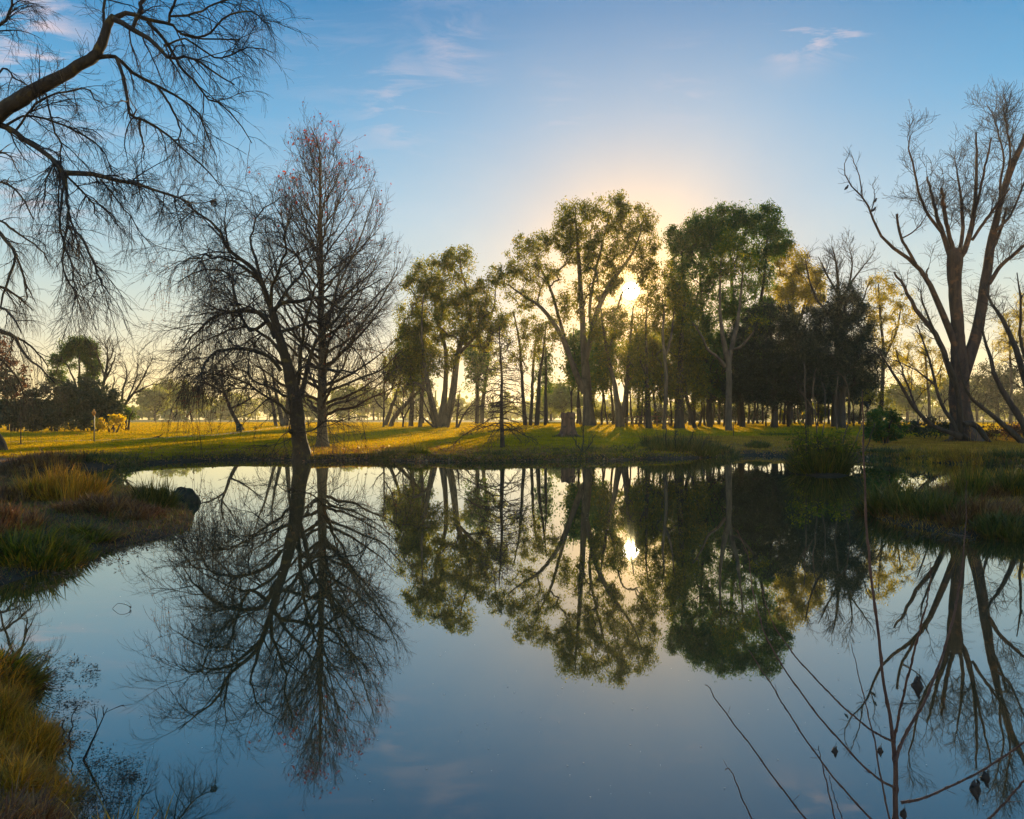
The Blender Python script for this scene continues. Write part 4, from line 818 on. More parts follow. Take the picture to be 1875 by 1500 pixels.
for x in (1229, 1255, 1262, 1270, 1282, 1290, 1297, 1307, 1316): rows.append((x, r_.uniform(78, 112), int(r_.integers(0, 3)), ('grove_gum_tree', 1)))
for x in (1325, 1346, 1352, 1361, 1370, 1378, 1388, 1396, 1404, 1412, 1428): rows.append((x, r_.uniform(80, 108), int(r_.integers(2, 4)), ('grove_casuarina_tree', 1)))
for x in (1436, 1444, 1455, 1463, 1472, 1488, 1497, 1506, 1517, 1526, 1556, 1563, 1574, 1588): rows.append((x, r_.uniform(80, 108), int(r_.integers(2, 4)), ('grove_casuarina_tree', 2)))
for x in (752, 775, 873, 1003, 1045, 1057, 1064): rows.append((x, r_.uniform(92, 112), int(r_.integers(0, 2)), ('grove_gum_tree', 2)))
ORD = ['first', 'second', 'third', 'fourth', 'fifth', 'sixth', 'seventh', 'eighth', 'ninth', 'tenth', 'eleventh', 'twelfth', 'thirteenth', 'fourteenth']
used = set(); cnt = {}
for x, D_, k, key in rows:
    if k not in used: o = KIND[k]; used.add(k)
    else: o = copy_tree(KIND[k])
    p0 = base(x, D_); o.location = p0 - (0, 0, .08); s = r_.uniform(.8, 1.12) * (D_ / 92) * (.86 if k >= 2 else 1); o.scale = (s * r_.uniform(.7, 1.5), s * r_.uniform(.8, 1.2), s); o.rotation_euler = (r_.uniform(-.06, .06), r_.normal(0, .06), r_.uniform(0, 6.28))
    o.name = ('grove_casuarina_tree' if k >= 2 else 'grove_gum_tree'); i = cnt.get(key, 0); cnt[key] = i + 1
    lab = {('grove_gum_tree', 0): '%s thin backlit trunk counting right from the tallest gum, behind the rail', ('grove_gum_tree', 1): '%s thin shaded trunk counting right from the wavering pale gum', ('grove_casuarina_tree', 1): '%s thin dark trunk behind, counting right from the pale forked gum',
           ('grove_casuarina_tree', 2): '%s thin dark trunk counting right from the left casuarina trunk', ('grove_gum_tree', 2): '%s hazy slender gum in the back row, counting from the leaning gum trunks'}[key] % ORD[i]
    tag(o, lab, 'tree', 'slender trees of the grove')

rs_ = np.random.default_rng(78); kp = [slender('understorey_shrub', 211, 60, 2.6, 'gleaf', 'gumdark', 1, 1.2, 26), slender('understorey_shrub', 214, 60, 2.2, 'hedge', 'gumdark', 1, 1.3, 26)]
for i, x in enumerate((1098, 1128, 1170, 1204, 1236, 1268, 1300, 1332, 1362, 1392, 1430, 1466, 1502, 1560)):
    k = i % 2; o = kp[k] if i < 2 else copy_tree(kp[k]); D_ = rs_.uniform(92, 118); o.location = base(x + rs_.uniform(-6, 6), D_) - (0, 0, .1); sc_ = rs_.uniform(.6, 1.2); o.scale = (sc_ * 1.3, sc_, sc_); o.rotation_euler = (0, 0, rs_.uniform(0, 6.28)); o.name = 'understorey_shrub'
    tag(o, '%s low shrub counting right from the tallest gum, between the backlit grove trunks' % ORD[i], 'shrub', 'low shrubs between the grove trunks')

# leaning gums left of the broad gum
gum('leaning_gum_tree', 'grey gum leaning far right from its foot, left of the broad gum', 716, 82, [
 ([(713, 786, 9), (722, 765, 8), (738, 745, 7), (755, 728, 6), (770, 712, 4), (785, 690, 2)], 0)], [(778, 700, 22, 14, .8), (755, 705, 22, 14, .7)], 131, 40, .7, .3)
gum('leaning_gum_tree', 'steeply leaning dark gum trunk at the left end of the gum row', 706, 86, [
 ([(704, 784, 8), (712, 760, 7), (720, 738, 6), (730, 710, 5), (735, 680, 3)], 0)], [(728, 690, 26, 22, .9), (715, 660, 18, 22, .8)], 132, 44, .75, .32)
gum('gum_tree', 'straight gum trunk with a flared foot, left one of the pair before the broad gum', 753, 82, [
 ([(752, 786, 11), (753, 770, 8), (755, 740, 7.5), (756, 700, 6.5), (760, 660, 5), (765, 620, 3)], 0)], [(752, 660, 28, 26, .8), (768, 620, 28, 26, .8)], 133, 50, .8, .32)
gum('gum_tree', 'straight slightly tilted gum trunk, right one of the pair before the broad gum', 770, 80, [
 ([(769, 786, 9), (771, 760, 7.5), (773, 730, 7), (775, 690, 6), (770, 640, 4.5), (765, 600, 3)], 0)], [(775, 650, 28, 26, .8), (760, 610, 24, 26, .8)], 134, 50, .8, .32)
gum('gum_tree', 'hazy thick-trunked gum behind the left branches of the small cypress', 876, 108, [
 ([(873, 782, 9), (874, 740, 8), (873, 690, 7), (870, 640, 4)], 0), ([(882, 782, 9), (884, 740, 8), (890, 690, 6), (895, 650, 3)], 1)], [(870, 650, 30, 30, .9), (898, 660, 28, 30, .8)], 135, 52, .95, .42)

# left-hand group
gum('round_crown_tree', 'tree with a dense round green crown on tall bare stems above the left thicket', 147, 73, [
 ([(147, 800, 6), (147, 760, 5), (146, 720, 4.5), (145, 680, 3.5), (146, 640, 2)], 0), ([(146, 740, 4), (137, 700, 3.5), (125, 672, 2.5), (112, 655, 1.5)], -1), ([(147, 730, 4), (156, 695, 3.5), (163, 670, 3), (168, 645, 1.5)], 1)],
 [(146, 630, 24, 12, 2.2), (122, 640, 17, 13, 2.2), (168, 640, 14, 15, 2.2), (104, 660, 11, 12, 2.4), (140, 650, 26, 12, 1.1), (174, 668, 10, 18, 1.8), (105, 690, 14, 16, 1.6), (150, 675, 24, 18, .5), (165, 700, 16, 18, .8)], 141, 60, .48, .26, leaf='gleaf2', wood='gumdark', cell=9)
def bush(name, label, x, D, blobs, seed, leaf='hedge', n=46, sig=.55, size=.26, dens=1.2, cell=11, group=None, droop=.3, wid=.25, wood='gumdark', rt=.008, flat=.8):
    if 'thicket' in name:
        q = np.random.default_rng(seed + 9); blobs = [blobs[0]] + [(b_[0] + q.normal(0, b_[2] * .6), b_[1] + q.normal(-4, b_[3] * .5), b_[2] * .5, b_[3] * .6, 1.2) for b_ in blobs for _ in range(5)]; blobs[0] = (blobs[0][0], blobs[0][1] + 8, blobs[0][2] * .8, blobs[0][3] * .6)
    return gum(name, label, x, D, [([(x + dx, HY + (EYE - base(x, D)[2]) / D * F + 3, 4), (x + dx * 1.6, blobs[0][1] + 14, 3), (x + dx * 2.6, blobs[0][1], 1.5)], dz) for dx, dz in ((-3, 0), (2, 1), (6, -1))], blobs, seed, n, sig, size, wood, leaf, dens, cell, droop, group, wid, True, rt, None, flat, 'bush')
bush('rust_tree', 'bare-looking tree with rusty red dead leaves at the far left edge', 18, 70, [(18, 690, 32, 40, .8), (-10, 660, 26, 40, .8), (38, 720, 24, 34, .9), (8, 640, 24, 24, .5)], 142, 'rust', 30, .6, .24)
bush('thicket', 'dark tall thicket at the left edge under the rusty tree', 25, 67, [(20, 750, 40, 36), (-20, 755, 30, 36), (55, 750, 30, 36), (40, 775, 36, 16)], 143, group='thickets along the left lawn')
bush('thicket', 'dark brown-green thicket between the left edge and the orange sign', 98, 67, [(90, 745, 34, 40), (120, 750, 30, 36), (75, 770, 34, 20), (130, 775, 30, 18)], 144, group='thickets along the left lawn')
bush('thicket', 'dense dark thicket directly behind the orange sign', 172, 68, [(165, 745, 30, 34), (190, 735, 28, 30), (160, 774, 34, 18), (200, 760, 22, 22)], 145, group='thickets along the left lawn')
bush('evergreen_bush', 'dark green bush with a ragged right edge at the end of the left thicket', 228, 71, [(226, 752, 18, 11, 1.4), (240, 762, 9, 7, 1.2), (218, 745, 14, 10, 1.2)], 146, 'gleaf2', 50, .4, .24)
bush('yellow_bush', 'low golden yellow bush lit up beside the orange sign', 205, 65, [(190, 776, 16, 10, 1.3), (212, 772, 18, 13, 1.3), (228, 780, 10, 9, 1.2)], 147, 'yellow', 40, .35, .22)
bush('laurel_bush', 'rounded dark green bush on the far right bank, left of the pruned tree', 1618, 47, [(1612, 770, 26, 26, 1.5), (1640, 785, 24, 16, 1.3), (1600, 790, 20, 14, 1.2), (1625, 795, 28, 10)], 148, 'gleaf2', 60, .34, .2, cell=12)
bush('low_thicket', 'low dark tangled scrub behind the foot of the pruned tree', 1700, 54, [(1690, 788, 34, 8), (1730, 790, 30, 7), (1660, 790, 20, 8)], 149, 'hedge', 30, .4, .2)
bush('low_thicket', 'low dark scrub to the right of the foot of the pruned tree', 1830, 52, [(1830, 795, 40, 9), (1870, 795, 30, 10)], 150, 'brown', 30, .4, .2)

# far trees fading into the mist: countable single trees near, one wood beyond
FT = []
r_ = np.random.default_rng(91)
proto = None
def fartree(name, label, x, D, h, wdt, seed, parent=None):
    rg = np.random.default_rng(seed); root = empty(name, base(x, D), label, 'tree', 'misty trees on the far field')
    t = np.linspace(0, 1, 10); P = np.column_stack([np.cumsum(rg.normal(0, .12, 10)), np.cumsum(rg.normal(0, .12, 10)), t * h]); st = [(P, .28 * (1 - t) + .04)]
    c = rg.normal(0, 1, (110, 3)); c /= np.linalg.norm(c, axis=1, keepdims=True); c *= rg.uniform(.3, 1, (110, 1)); C = c * (wdt, wdt, h * .36) + (0, 0, h * .64); CH = grow(rg, st, C, rt=.03)
    b = MB(); b.tubes(*st[0], 7); b.tubes(*CH, 3); b.build('trunk', M['gumdark'], root, True)
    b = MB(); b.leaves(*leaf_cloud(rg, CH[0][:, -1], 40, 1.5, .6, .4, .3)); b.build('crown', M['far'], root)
for i, (x, D_, h, wd, lab) in enumerate(((285, 190, 9, 4.5, 'faint misty tree in the far gap, just right of the yellow bush'), (318, 210, 12, 5, 'tall faint tree in the golden mist left of the willow branches'), (352, 180, 8, 4, 'low misty tree right of the tallest faint tree at far left'),
   (640, 200, 9, 5, 'misty tree seen just right of the plane trunk'), (685, 230, 10, 5, 'misty tree between the plane tree and the leaning gums'), (1030, 150, 7.5, 4.5, 'pale sunlit misty tree directly above the stump'), (1010, 190, 9, 5, 'pale misty tree up and left of the stump'),
   (1660, 150, 8, 4, 'misty tree behind the green laurel bush'), (1740, 170, 10, 5, 'misty tree hidden behind the pruned trunk'), (1790, 160, 9, 4.5, 'misty tree right of the pruned trunk'))):
    fartree('misty_tree', lab, x, D_, h, wd, 300 + i)
mb = MB(); tb = []; rg = np.random.default_rng(92)
C = []
for D_ in (260, 300, 350, 420):
    for X in np.arange(-.80 * D_, .80 * D_, 6.5):
        if rg.random() < .18: continue
        h = rg.uniform(6, 11) * (D_ / 300) ** .5 * (1 + .3 * math.sin(X * .03 + D_)); z0 = gz1(X, D_); k = 16
        c = rg.normal(0, 1, (k, 3)); c /= np.linalg.norm(c, axis=1, keepdims=True); C.append(c * rg.uniform(.3, 1, (k, 1)) * (3.5, 3, h * .42) + (X + rg.uniform(-3, 3), D_ + rg.uniform(-8, 8), z0 + h * .5))
        tb.append(np.array([[X, D_, z0 - .2], [X, D_, z0 + h * .8]]))
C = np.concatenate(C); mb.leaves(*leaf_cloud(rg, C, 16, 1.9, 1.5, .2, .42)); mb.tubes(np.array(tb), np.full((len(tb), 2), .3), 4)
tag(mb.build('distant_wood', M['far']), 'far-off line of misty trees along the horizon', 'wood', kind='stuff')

# ---------------------------------------------------------------- grasses, sedges and shrubs
def blade_set(rg, B, H, K=5, width=.006, lean=(.15, .5), curl=.5, dirs=None):
    """B (n,3) feet, H (n,) lengths"""
    n = len(B); az = rg.uniform(0, 2 * math.pi, n) if dirs is None else dirs
    le = rg.uniform(*lean, n); t = np.linspace(0, 1, K)
    th = le[:, None] + curl * rg.uniform(.3, 1.4, (n, 1)) * t[None] ** 1.3       # angle from vertical along the blade
    st = (H / (K - 1))[:, None]
    dx = np.sin(th) * st; dzv = np.cos(th) * st
    r = np.concatenate([np.zeros((n, 1)), np.cumsum(dx[:, :-1], 1)], 1); zv = np.concatenate([np.zeros((n, 1)), np.cumsum(dzv[:, :-1], 1)], 1)
    P = np.stack([B[:, :1] + r * np.cos(az)[:, None], B[:, 1:2] + r * np.sin(az)[:, None], B[:, 2:] + zv], -1)
    fa = az + math.pi / 2 + rg.normal(0, .7, n); wv = np.stack([np.cos(fa), np.sin(fa), np.zeros(n)], 1)
    W = wv[:, None, :] * (width * rg.uniform(.6, 1.3, (n, 1, 1))) * (np.array([.8, 1, .85, .55, .06]) if K == 5 else np.linspace(1, .06, K))[None, :, None]
    return P, W
def tuft(name, label, c, n, h, rad, seed, m='sedge', cat_='grass clump', group=None, lean=(.05, .75), curl=.55, width=.007, m2=None, stems=0, up=0.0, hill=0.0):
    rg = np.random.default_rng(seed); z0 = max(gz1(*c), -.05); root = empty(name, (c[0], c[1], z0 + up - .03), label, cat_, group)
    r = rad * np.sqrt(rg.random(n)) * (1 + .0); a = rg.uniform(0, 6.283, n); bx, by = r * np.cos(a), r * np.sin(a)
    if rad > .3:                                       # blades stand in small tussocks
        nc = int(10 + rad * 26); cr = rad * np.sqrt(rg.random(nc)); ca_ = rg.uniform(0, 6.283, nc); q_ = rg.integers(0, nc, n); mx_ = rg.random(n) < .72; o_ = rg.normal(0, .055 * rad ** .5, (n, 2))
        bx = np.where(mx_, cr[q_] * np.cos(ca_[q_]) + o_[:, 0], bx); by = np.where(mx_, cr[q_] * np.sin(ca_[q_]) + o_[:, 1], by); hk = rg.uniform(.6, 1.25, nc)[q_]; r = np.minimum(np.hypot(bx, by), rad * 1.1); a = np.where(mx_, np.arctan2(o_[:, 1], o_[:, 0]), a)
    else: hk = 1.0
    gzv = np.clip(gz(c[0] + bx, c[1] + by), -.12, 2) - z0
    B = np.stack([bx, by, gzv + hill * (1 - (r / rad) ** 2)], 1)
    dirs = a + rg.normal(0, .5, n); P, W = blade_set(rg, B, h * rg.uniform(.45, 1.1, n) * (1 - .25 * r / rad) * hk, 5, width, lean, curl, dirs)
    nt = max(4, n // 14); b = MB(); b.blades(P, W * 1.35)
    i_ = rg.choice(n, nt); Bt = B[i_]; P2, W2 = blade_set(rg, Bt, h * rg.uniform(.9, 1.45, nt), 5, width * 1.2, (lean[0], lean[0] + (lean[1] - lean[0]) * .6), curl * .8, dirs[i_]); b.blades(P2, W2); b.build('blades', M[m], root)
    if m2:
        k = n // 3; r = rad * 1.05 * np.sqrt(rg.random(k)); a = rg.uniform(0, 6.283, k); bx, by = r * np.cos(a), r * np.sin(a); gv = np.clip(gz(c[0] + bx, c[1] + by), -.1, 2) - z0
        P, W = blade_set(rg, np.stack([bx, by, gv + hill * (1 - (r / rad) ** 2) * .8], 1), h * .75 * rg.uniform(.4, 1, k), 5, width * .9, (.3, 1.2), .9, a); b = MB(); b.blades(P, W); b.build('dead_blades', M[m2], root)
    if stems:
        s = spawn(rg, (np.array([[[0, 0, 0], [0, 0, .02]]]) + rg.normal(0, rad * .4, (1, 1, 3)) * (1, 1, 0), np.full((1, 2), .006)), 1, h * 1.5, 7, (14, 8), (0, 1), (0, 0, .03), .07, 1, .005, .002, 0, n=stems)
        b = MB(); b.tubes(*s, 3); tws = spawn(rg, s, 5, .12, 4, (40, 12), (.4, 1), (0, 0, .1), .1, .6, .003, .0015, .2); b.tubes(*tws, 3); b.build('seed_stems', M['gold'], root)
    return root
TG = 'sedge clumps on the right spit'
tuft('sedge_clump', 'dark green sedge clump leaning left over the water, leftmost on the right spit', plan(1640, 944), 2000, .62, .7, 401, 'dsedge', group=TG, width=.008, m2='brown', hill=.1)
tuft('sedge_clump', 'big round dark sedge clump, second from the left tip of the right spit', plan(1712, 955), 2000, .48, .8, 402, 'dsedge', group=TG, width=.008, m2='brown', hill=.1)
tuft('sedge_clump', 'brown dead sedge heap low at the water edge of the right spit', plan(1795, 968), 1800, .34, .8, 403, 'brown', group=TG, width=.007, m2='dsedge', hill=.12)
tuft('sedge_clump', 'green upright sedge clump at the right edge of the right spit', plan(1862, 930), 1900, .60, .65, 404, 'dsedge', group=TG, width=.008, m2='gold', hill=.12)
tuft('sedge_clump', 'pale golden sedge clump on the far side of the right spit', plan(1790, 915), 2000, .50, .9, 405, 'gold', group=TG, width=.008, m2='dsedge', hill=.14)
tuft('sedge_clump', 'low dark sedge clump drooping into the water at the lower right edge', plan(1850, 985), 1500, .32, .55, 406, 'dsedge', group=TG, width=.007, m2='brown', hill=.1)
tuft('sedge_clump', 'dark sedge clump in the middle of the right spit behind the brown heap', plan(1760, 930), 1900, .36, .9, 407, 'brown', group=TG, width=.008, m2='brown', hill=.14)
tuft('sedge_clump', 'golden sedge clump behind the right edge of the spit', plan(1890, 908), 1800, .52, .9, 408, 'gold', group=TG, width=.008, hill=.12)
tuft('fennel_weed', 'feathery green weed with thin stalks standing among the sedges of the right spit', plan(1775, 935), 350, .9, .25, 409, 'sedge', 'weed', lean=(0, .4), curl=.2, width=.006, stems=16)
LG = 'grass clumps on the left spit'
tuft('grass_clump', 'tall gold-tinged grass clump in the middle of the left spit', plan(118, 936), 2000, .66, .80, 421, 'gold', group=LG, m2='gold', width=.008, stems=14, hill=.1, lean=(.02, .6))
tuft('grass_clump', 'bright green long-bladed grass clump at the lower left of the left spit', plan(58, 1034), 2300, .38, .70, 422, 'sedge', group=LG, m2='gold', width=.009, hill=.12, lean=(.1, .9), curl=.8)
tuft('grass_clump', 'green sedge clump beside the round dark rock at the tip of the left spit', plan(280, 938), 1300, .55, .40, 423, 'dsedge', group=LG, width=.008, m2='sedge', stems=4, hill=.1)
tuft('grass_clump', 'reddish brown dead grass mound right of the tall golden clump', plan(208, 958), 2400, .27, .95, 424, 'brown', group=LG, width=.007, hill=.22, lean=(.3, 1.2))
tuft('grass_clump', 'rusty grass clump at the far left edge of the left spit', plan(18, 940), 2000, .34, 1.0, 425, 'brown', group=LG, width=.008, m2='gold', hill=.12)
tuft('grass_clump', 'green grass clump cut by the left picture edge on the left spit', plan(-30, 1000), 2000, .36, .8, 426, 'brown', group=LG, width=.009, m2='gold', hill=.1)
tuft('grass_clump', 'flattened yellow-green grass spilling towards the water on the left spit', plan(150, 996), 1500, .30, .55, 427, 'sedge', group=LG, width=.008, m2='brown', hill=.05, lean=(.6, 1.3))
tuft('bare_weed', 'pale branching dead weed stalks rising out of the tall golden clump', plan(127, 945), 60, .5, .15, 429, 'gold', 'weed', stems=5, lean=(0, .3)).scale = (1, 1, 1.5)
FG = 'grass mounds of the near left bank'
tuft('grass_mound', 'coarse green and brown mound with long fallen blades, farthest on the near left bank', plan(5, 1262), 900, .24, .26, 441, 'sedge', group=FG, m2='brown', width=.006, hill=.10, lean=(.5, 1.3), curl=.9)
tuft('grass_mound', 'soft golden green grass mound in the middle of the near left bank', plan(-15, 1385), 5200, .17, .42, 442, 'gold', group=FG, m2='gold', width=.0018, hill=.16, lean=(.1, 1.0), curl=.9)
tuft('grass_mound', 'fine brown and olive grass mound low on the near left bank', plan(5, 1480), 4600, .14, .38, 443, 'gold', group=FG, m2='brown', width=.0016, hill=.12, lean=(.2, 1.2), curl=1.0)
tuft('grass_mound', 'shaded brown grass mound in the bottom left corner', plan(-10, 1600), 4200, .14, .4, 444, 'brown', group=FG, m2='gold', width=.0022, hill=.10, lean=(.2, 1.2), curl=1.0)
tuft('grass_mound', 'golden grass mound at the left edge above the soft mound', plan(-70, 1300), 2200, .18, .40, 445, 'gold', group=FG, m2='brown', width=.003, hill=.16, lean=(.1, 1.0), curl=.9)
tuft('grass_clump', 'few pale grass blades poking up at the bottom edge of the picture', plan(225, 1545), 70, .30, .18, 446, 'gold', width=.004, lean=(.2, .8), curl=.8)
# island shrub: a sedge skirt, leafy stems and tall wands
isc = plan(1502, 868)
tuft('island_sedge', 'dark round sedge skirt rising straight from the water under the tall wands', isc, 3600, 1.15, .95, 451, 'dsedge', 'sedge', width=.012, m2='sedge', hill=.15, lean=(.02, .8))
bare('wand_shrub', 'shrub of tall crooked pale wands growing out of the little island', 1502, 28.6, [
 ([(1476, 862, 3), (1476, 790, 2.6), (1474, 720, 2.2), (1472, 662, 1.6)], .2), ([(1500, 862, 3), (1496, 790, 2.6), (1490, 720, 2.2), (1495, 672, 1.6)], -.3), ([(1496, 760, 2.2), (1480, 735, 2), (1463, 715, 1.6), (1456, 690, 1.2)], .1),
 ([(1520, 862, 3), (1532, 790, 2.6), (1528, 740, 2.2), (1536, 690, 1.6)], .3), ([(1530, 862, 3), (1546, 800, 2.6), (1556, 755, 2.2), (1550, 700, 1.8), (1532, 678, 1.2)], -.2), ([(1545, 860, 2.6), (1565, 810, 2.2), (1580, 770, 1.8), (1592, 740, 1.2)], .4), ([(1488, 862, 2.6), (1505, 800, 2.2), (1512, 740, 1.8), (1506, 700, 1.2)], .3), ([(1540, 870, 3), (1570, 845, 2.4), (1588, 815, 2), (1600, 775, 1.2)], -.4)], 89, (.8, .8), (.5, .3), mats_=('gum', 'gum'), tw=.004, lens3=.2)
bush('island_bush', 'leafy green-yellow twiggy bush on the little island around the wands', 1500, 28.6, [(1495, 820, 46, 26, .9), (1470, 800, 26, 26, .6), (1535, 810, 30, 30, .7), (1500, 845, 50, 18, .9), (1560, 830, 22, 20, .5)], 152, 'gleaf', 16, .26, .10, dens=1.1, cell=9, rt=.004)
# banks of the far shore
for k, (x, y, h, r, m1, n, lab) in enumerate((
 (1250, 836, .85, 2.2, 'dsedge', 3800, 'large dark reed bed on the far shore left of the little island'), (1225, 838, .6, 1.0, 'dsedge', 1600, 'low dark reeds at the left end of the large reed bed'), (1392, 832, .45, .7, 'dsedge', 1100, 'small spiky rush tuft on the far shore between the reed bed and the island'),
 (765, 843, .5, .6, 'sedge', 900, 'small bright green grass tuft alone on the far shore below the leaning gums'), (703, 843, .3, .8, 'dsedge', 800, 'small dark tussock on the far shore right of the plane tree'), (1135, 840, .24, 2.0, 'dsedge', 1900, 'dark overhanging grass bank right of the sapling shrub'),
 (1060, 842, .24, 2.0, 'dsedge', 1900, 'dark overhanging grass bank below the stump'), (960, 846, .24, 2.2, 'dsedge', 1900, 'dark overhanging grass bank below the small cypress'), (870, 848, .22, 1.8, 'dsedge', 1300, 'thin dark grass fringe on the far shore between the green tuft and the cypress'),
 (1320, 836, .4, 1.4, 'dsedge', 1400, 'dark grass fringe right of the large reed bed'), (85, 858, .45, 1.2, 'brown', 1500, 'brown dead grass tussock hanging over the far left bank'), (18, 862, .4, 1.0, 'brown', 1300, 'brown tussock at the far left edge of the far bank'), (150, 855, .4, 1.0, 'dsedge', 1200, 'dark tussock on the far left bank below the orange sign'),
 (215, 853, .3, 1.0, 'dsedge', 1000, 'low dark tussock on the far left bank below the path'), (1640, 842, .35, 1.6, 'dsedge', 1500, 'dark grass fringe on the far bank right of the island'), (1720, 846, .4, 1.8, 'gold', 1700, 'dry grass fringe on the right far bank below the pruned tree'), (1800, 850, .45, 1.6, 'gold', 1600, 'dry drooping grass on the far bank near the right edge'), (1870, 853, .5, 1.4, 'dsedge', 1400, 'dark drooping grass on the far bank at the right edge'))):
    cx_, cy_ = plan(x, y); tuft('shore_grass', lab, (cx_, cy_ + (.35 if r < 1.5 else .7)), n, h, r, 460 + k, m1, 'grass clump', 'grass clumps along the far shore', width=.012, m2='brown' if k % 3 else 'sedge')
bare('reed_bed_twigs', 'leafless twiggy shrub standing in the large reed bed', 1250, 41.5, [([(1222, 835, 2.5), (1219, 800, 2), (1221, 780, 1.2)], .3), ([(1238, 835, 2.5), (1236, 805, 2), (1238, 788, 1)], -.2), ([(1250, 835, 2.5), (1262, 810, 2), (1270, 790, 1)], .2), ([(1280, 835, 2.5), (1290, 808, 2), (1300, 798, 1)], .4)], 90, (1.6, 2), (.7, .4), tw=.006, mats_=('redtwig', 'redtwig'), lens3=.25)
bare('stump_shrub', 'small leafless shrub at the water edge just right of the stump', 1067, 39.8, [([(1066, 842, 3), (1067, 820, 2.4), (1068, 800, 2), (1069, 770, 1)], 0), ([(1067, 830, 2.4), (1055, 812, 2), (1046, 790, 1)], .2), ([(1067, 832, 2.4), (1080, 815, 2), (1090, 795, 1)], -.2)], 91, (2, 2.4), (.8, .45), tw=.006, lens3=.25)
bush('dead_shrub', 'orange-brown dead leafy shrub on the far left bank', 290, 37.5, [(290, 838, 17, 14, 1.0), (284, 824, 10, 9, .8), (300, 850, 12, 6, .8)], 153, 'rust', 12, .20, .08, dens=1.4, cell=6, rt=.003)
tuft('green_herb', 'patch of bright green low herb on the lawn edge before the dark grove', base(1425, 60)[:2], 2600, .22, 1.5, 154, 'sedge', 'herb', width=.02)

# lawn: one cover of blades, denser near the camera
rg = np.random.default_rng(500)
def scatter(n, x0, x1, y0, y1, pw=2.2):
    y = (rg.random(n) * (y1 ** (1 - pw) - y0 ** (1 - pw)) + y0 ** (1 - pw)) ** (1 / (1 - pw)); X = rg.uniform(x0, x1, n); return (X - CX) / F * y, y
X, Y = scatter(700000, -60, 1935, 33, 130, 2.0); s, k = land(X, Y); m_ = (s > .25) & (k == 0); X, Y, s = X[m_], Y[m_], s[m_]
keep = (wob(X * 1.7, Y * 1.2, 4) > -.55) | (rg.random(len(X)) < .4); X, Y, s = X[keep], Y[keep], s[keep]
Hh = rg.uniform(.06, .15, len(X)) * (Y / 50) ** .45; P, W = blade_set(rg, np.stack([X, Y, gz(X, Y) - .01], 1), Hh, 3, .016, (.05, .8), .4); W *= (Y / 45)[:, None, None] ** .9
dr = (X + 2 * wob(X, Y) > 9) & (Y < 58) & (rg.random(len(X)) < .93)
mb = MB(); mb.blades(P[dr], W[dr]); tag(mb.build('dry_grass', M['straw']), 'dry straw-brown grass on the far bank right of the reed bed', 'grass', kind='stuff')
mb = MB(); mb.blades(P[~dr], W[~dr]); tag(mb.build('lawn_grass', M['lawn']), 'sunlit short lawn grass on the far bank', 'grass', kind='stuff')
X, Y = scatter(190000, -60, 1935, 33, 70, 2.5); s, k = land(X, Y); xp = CX + X / Y * F; pr_ = np.clip(1.3 - (s - .2) / 6, .08, 1) * (.3 + .9 * np.exp(-((xp - 780) / 260) ** 2) + .4 * np.exp(-((xp - 1000) / 150) ** 2)); m_ = (s > .02) & (k == 0) & (rg.random(len(X)) < pr_ * .8); X, Y = X[m_], Y[m_]
n = len(X); a = rg.normal(0, 1, (n, 3)) * (1, 1, .45); a *= rg.uniform(.07, .14, (n, 1)) / np.linalg.norm(a, axis=1, keepdims=True); b = np.cross(a, rg.normal(0, .5, (n, 3)) + (0, 0, 1)) * .42
mb = MB(); mb.leaves(np.stack([X, Y, gz(X, Y) + .03], 1), a, b); tag(mb.build('leaf_litter', M['litter']), 'fallen reddish leaves strewn along the far bank under the trees', 'leaves', kind='stuff')
# spits and near bank cover
def cover(name, label, P_, n, h, wd, m, seed, smin=.02, lean=(.2, 1.1), curl=.8):
    rg = np.random.default_rng(seed); lo, hi = P_.min(0), P_.max(0); lo = np.maximum(lo, (-16, 2.3)); hi = np.minimum(hi, (20, 30))
    X = rg.uniform(lo[0], hi[0], n * 5); Y = rg.uniform(lo[1], hi[1], n * 5); m_ = (psd(X, Y, P_) > smin) & (np.abs(X / Y * F) < 1450); X, Y = X[m_][:n], Y[m_][:n]
    Pp, W = blade_set(rg, np.stack([X, Y, gz(X, Y) - .01], 1), h * rg.uniform(.4, 1.2, len(X)), 4, wd, lean, curl); mb = MB(); mb.blades(Pp, W); tag(mb.build(name, M[m]), label, 'grass', kind='stuff')
cover('spit_grass', 'short green and brown grass covering the left spit', LPEN, 28000, .13, .007, 'sedge', 501)
cover('dead_grass', 'matted dead brown grass on the left spit', LPEN, 48000, .10, .007, 'brown', 502)
cover('near_bank_grass', 'fine golden grass covering the near left bank', LFG, 52000, .11, .0026, 'gold', 503, .03)
cover('near_bank_thatch', 'brown matted thatch under the near left bank grass', LFG, 36000, .07, .0028, 'brown', 504, .0)
cover('right_spit_grass', 'olive and straw grass covering the right spit', RPEN, 30000, .13, .008, 'gold', 505)
cover('right_spit_thatch', 'matted dead brown grass on the right spit', RPEN, 30000, .16, .008, 'brown', 506)
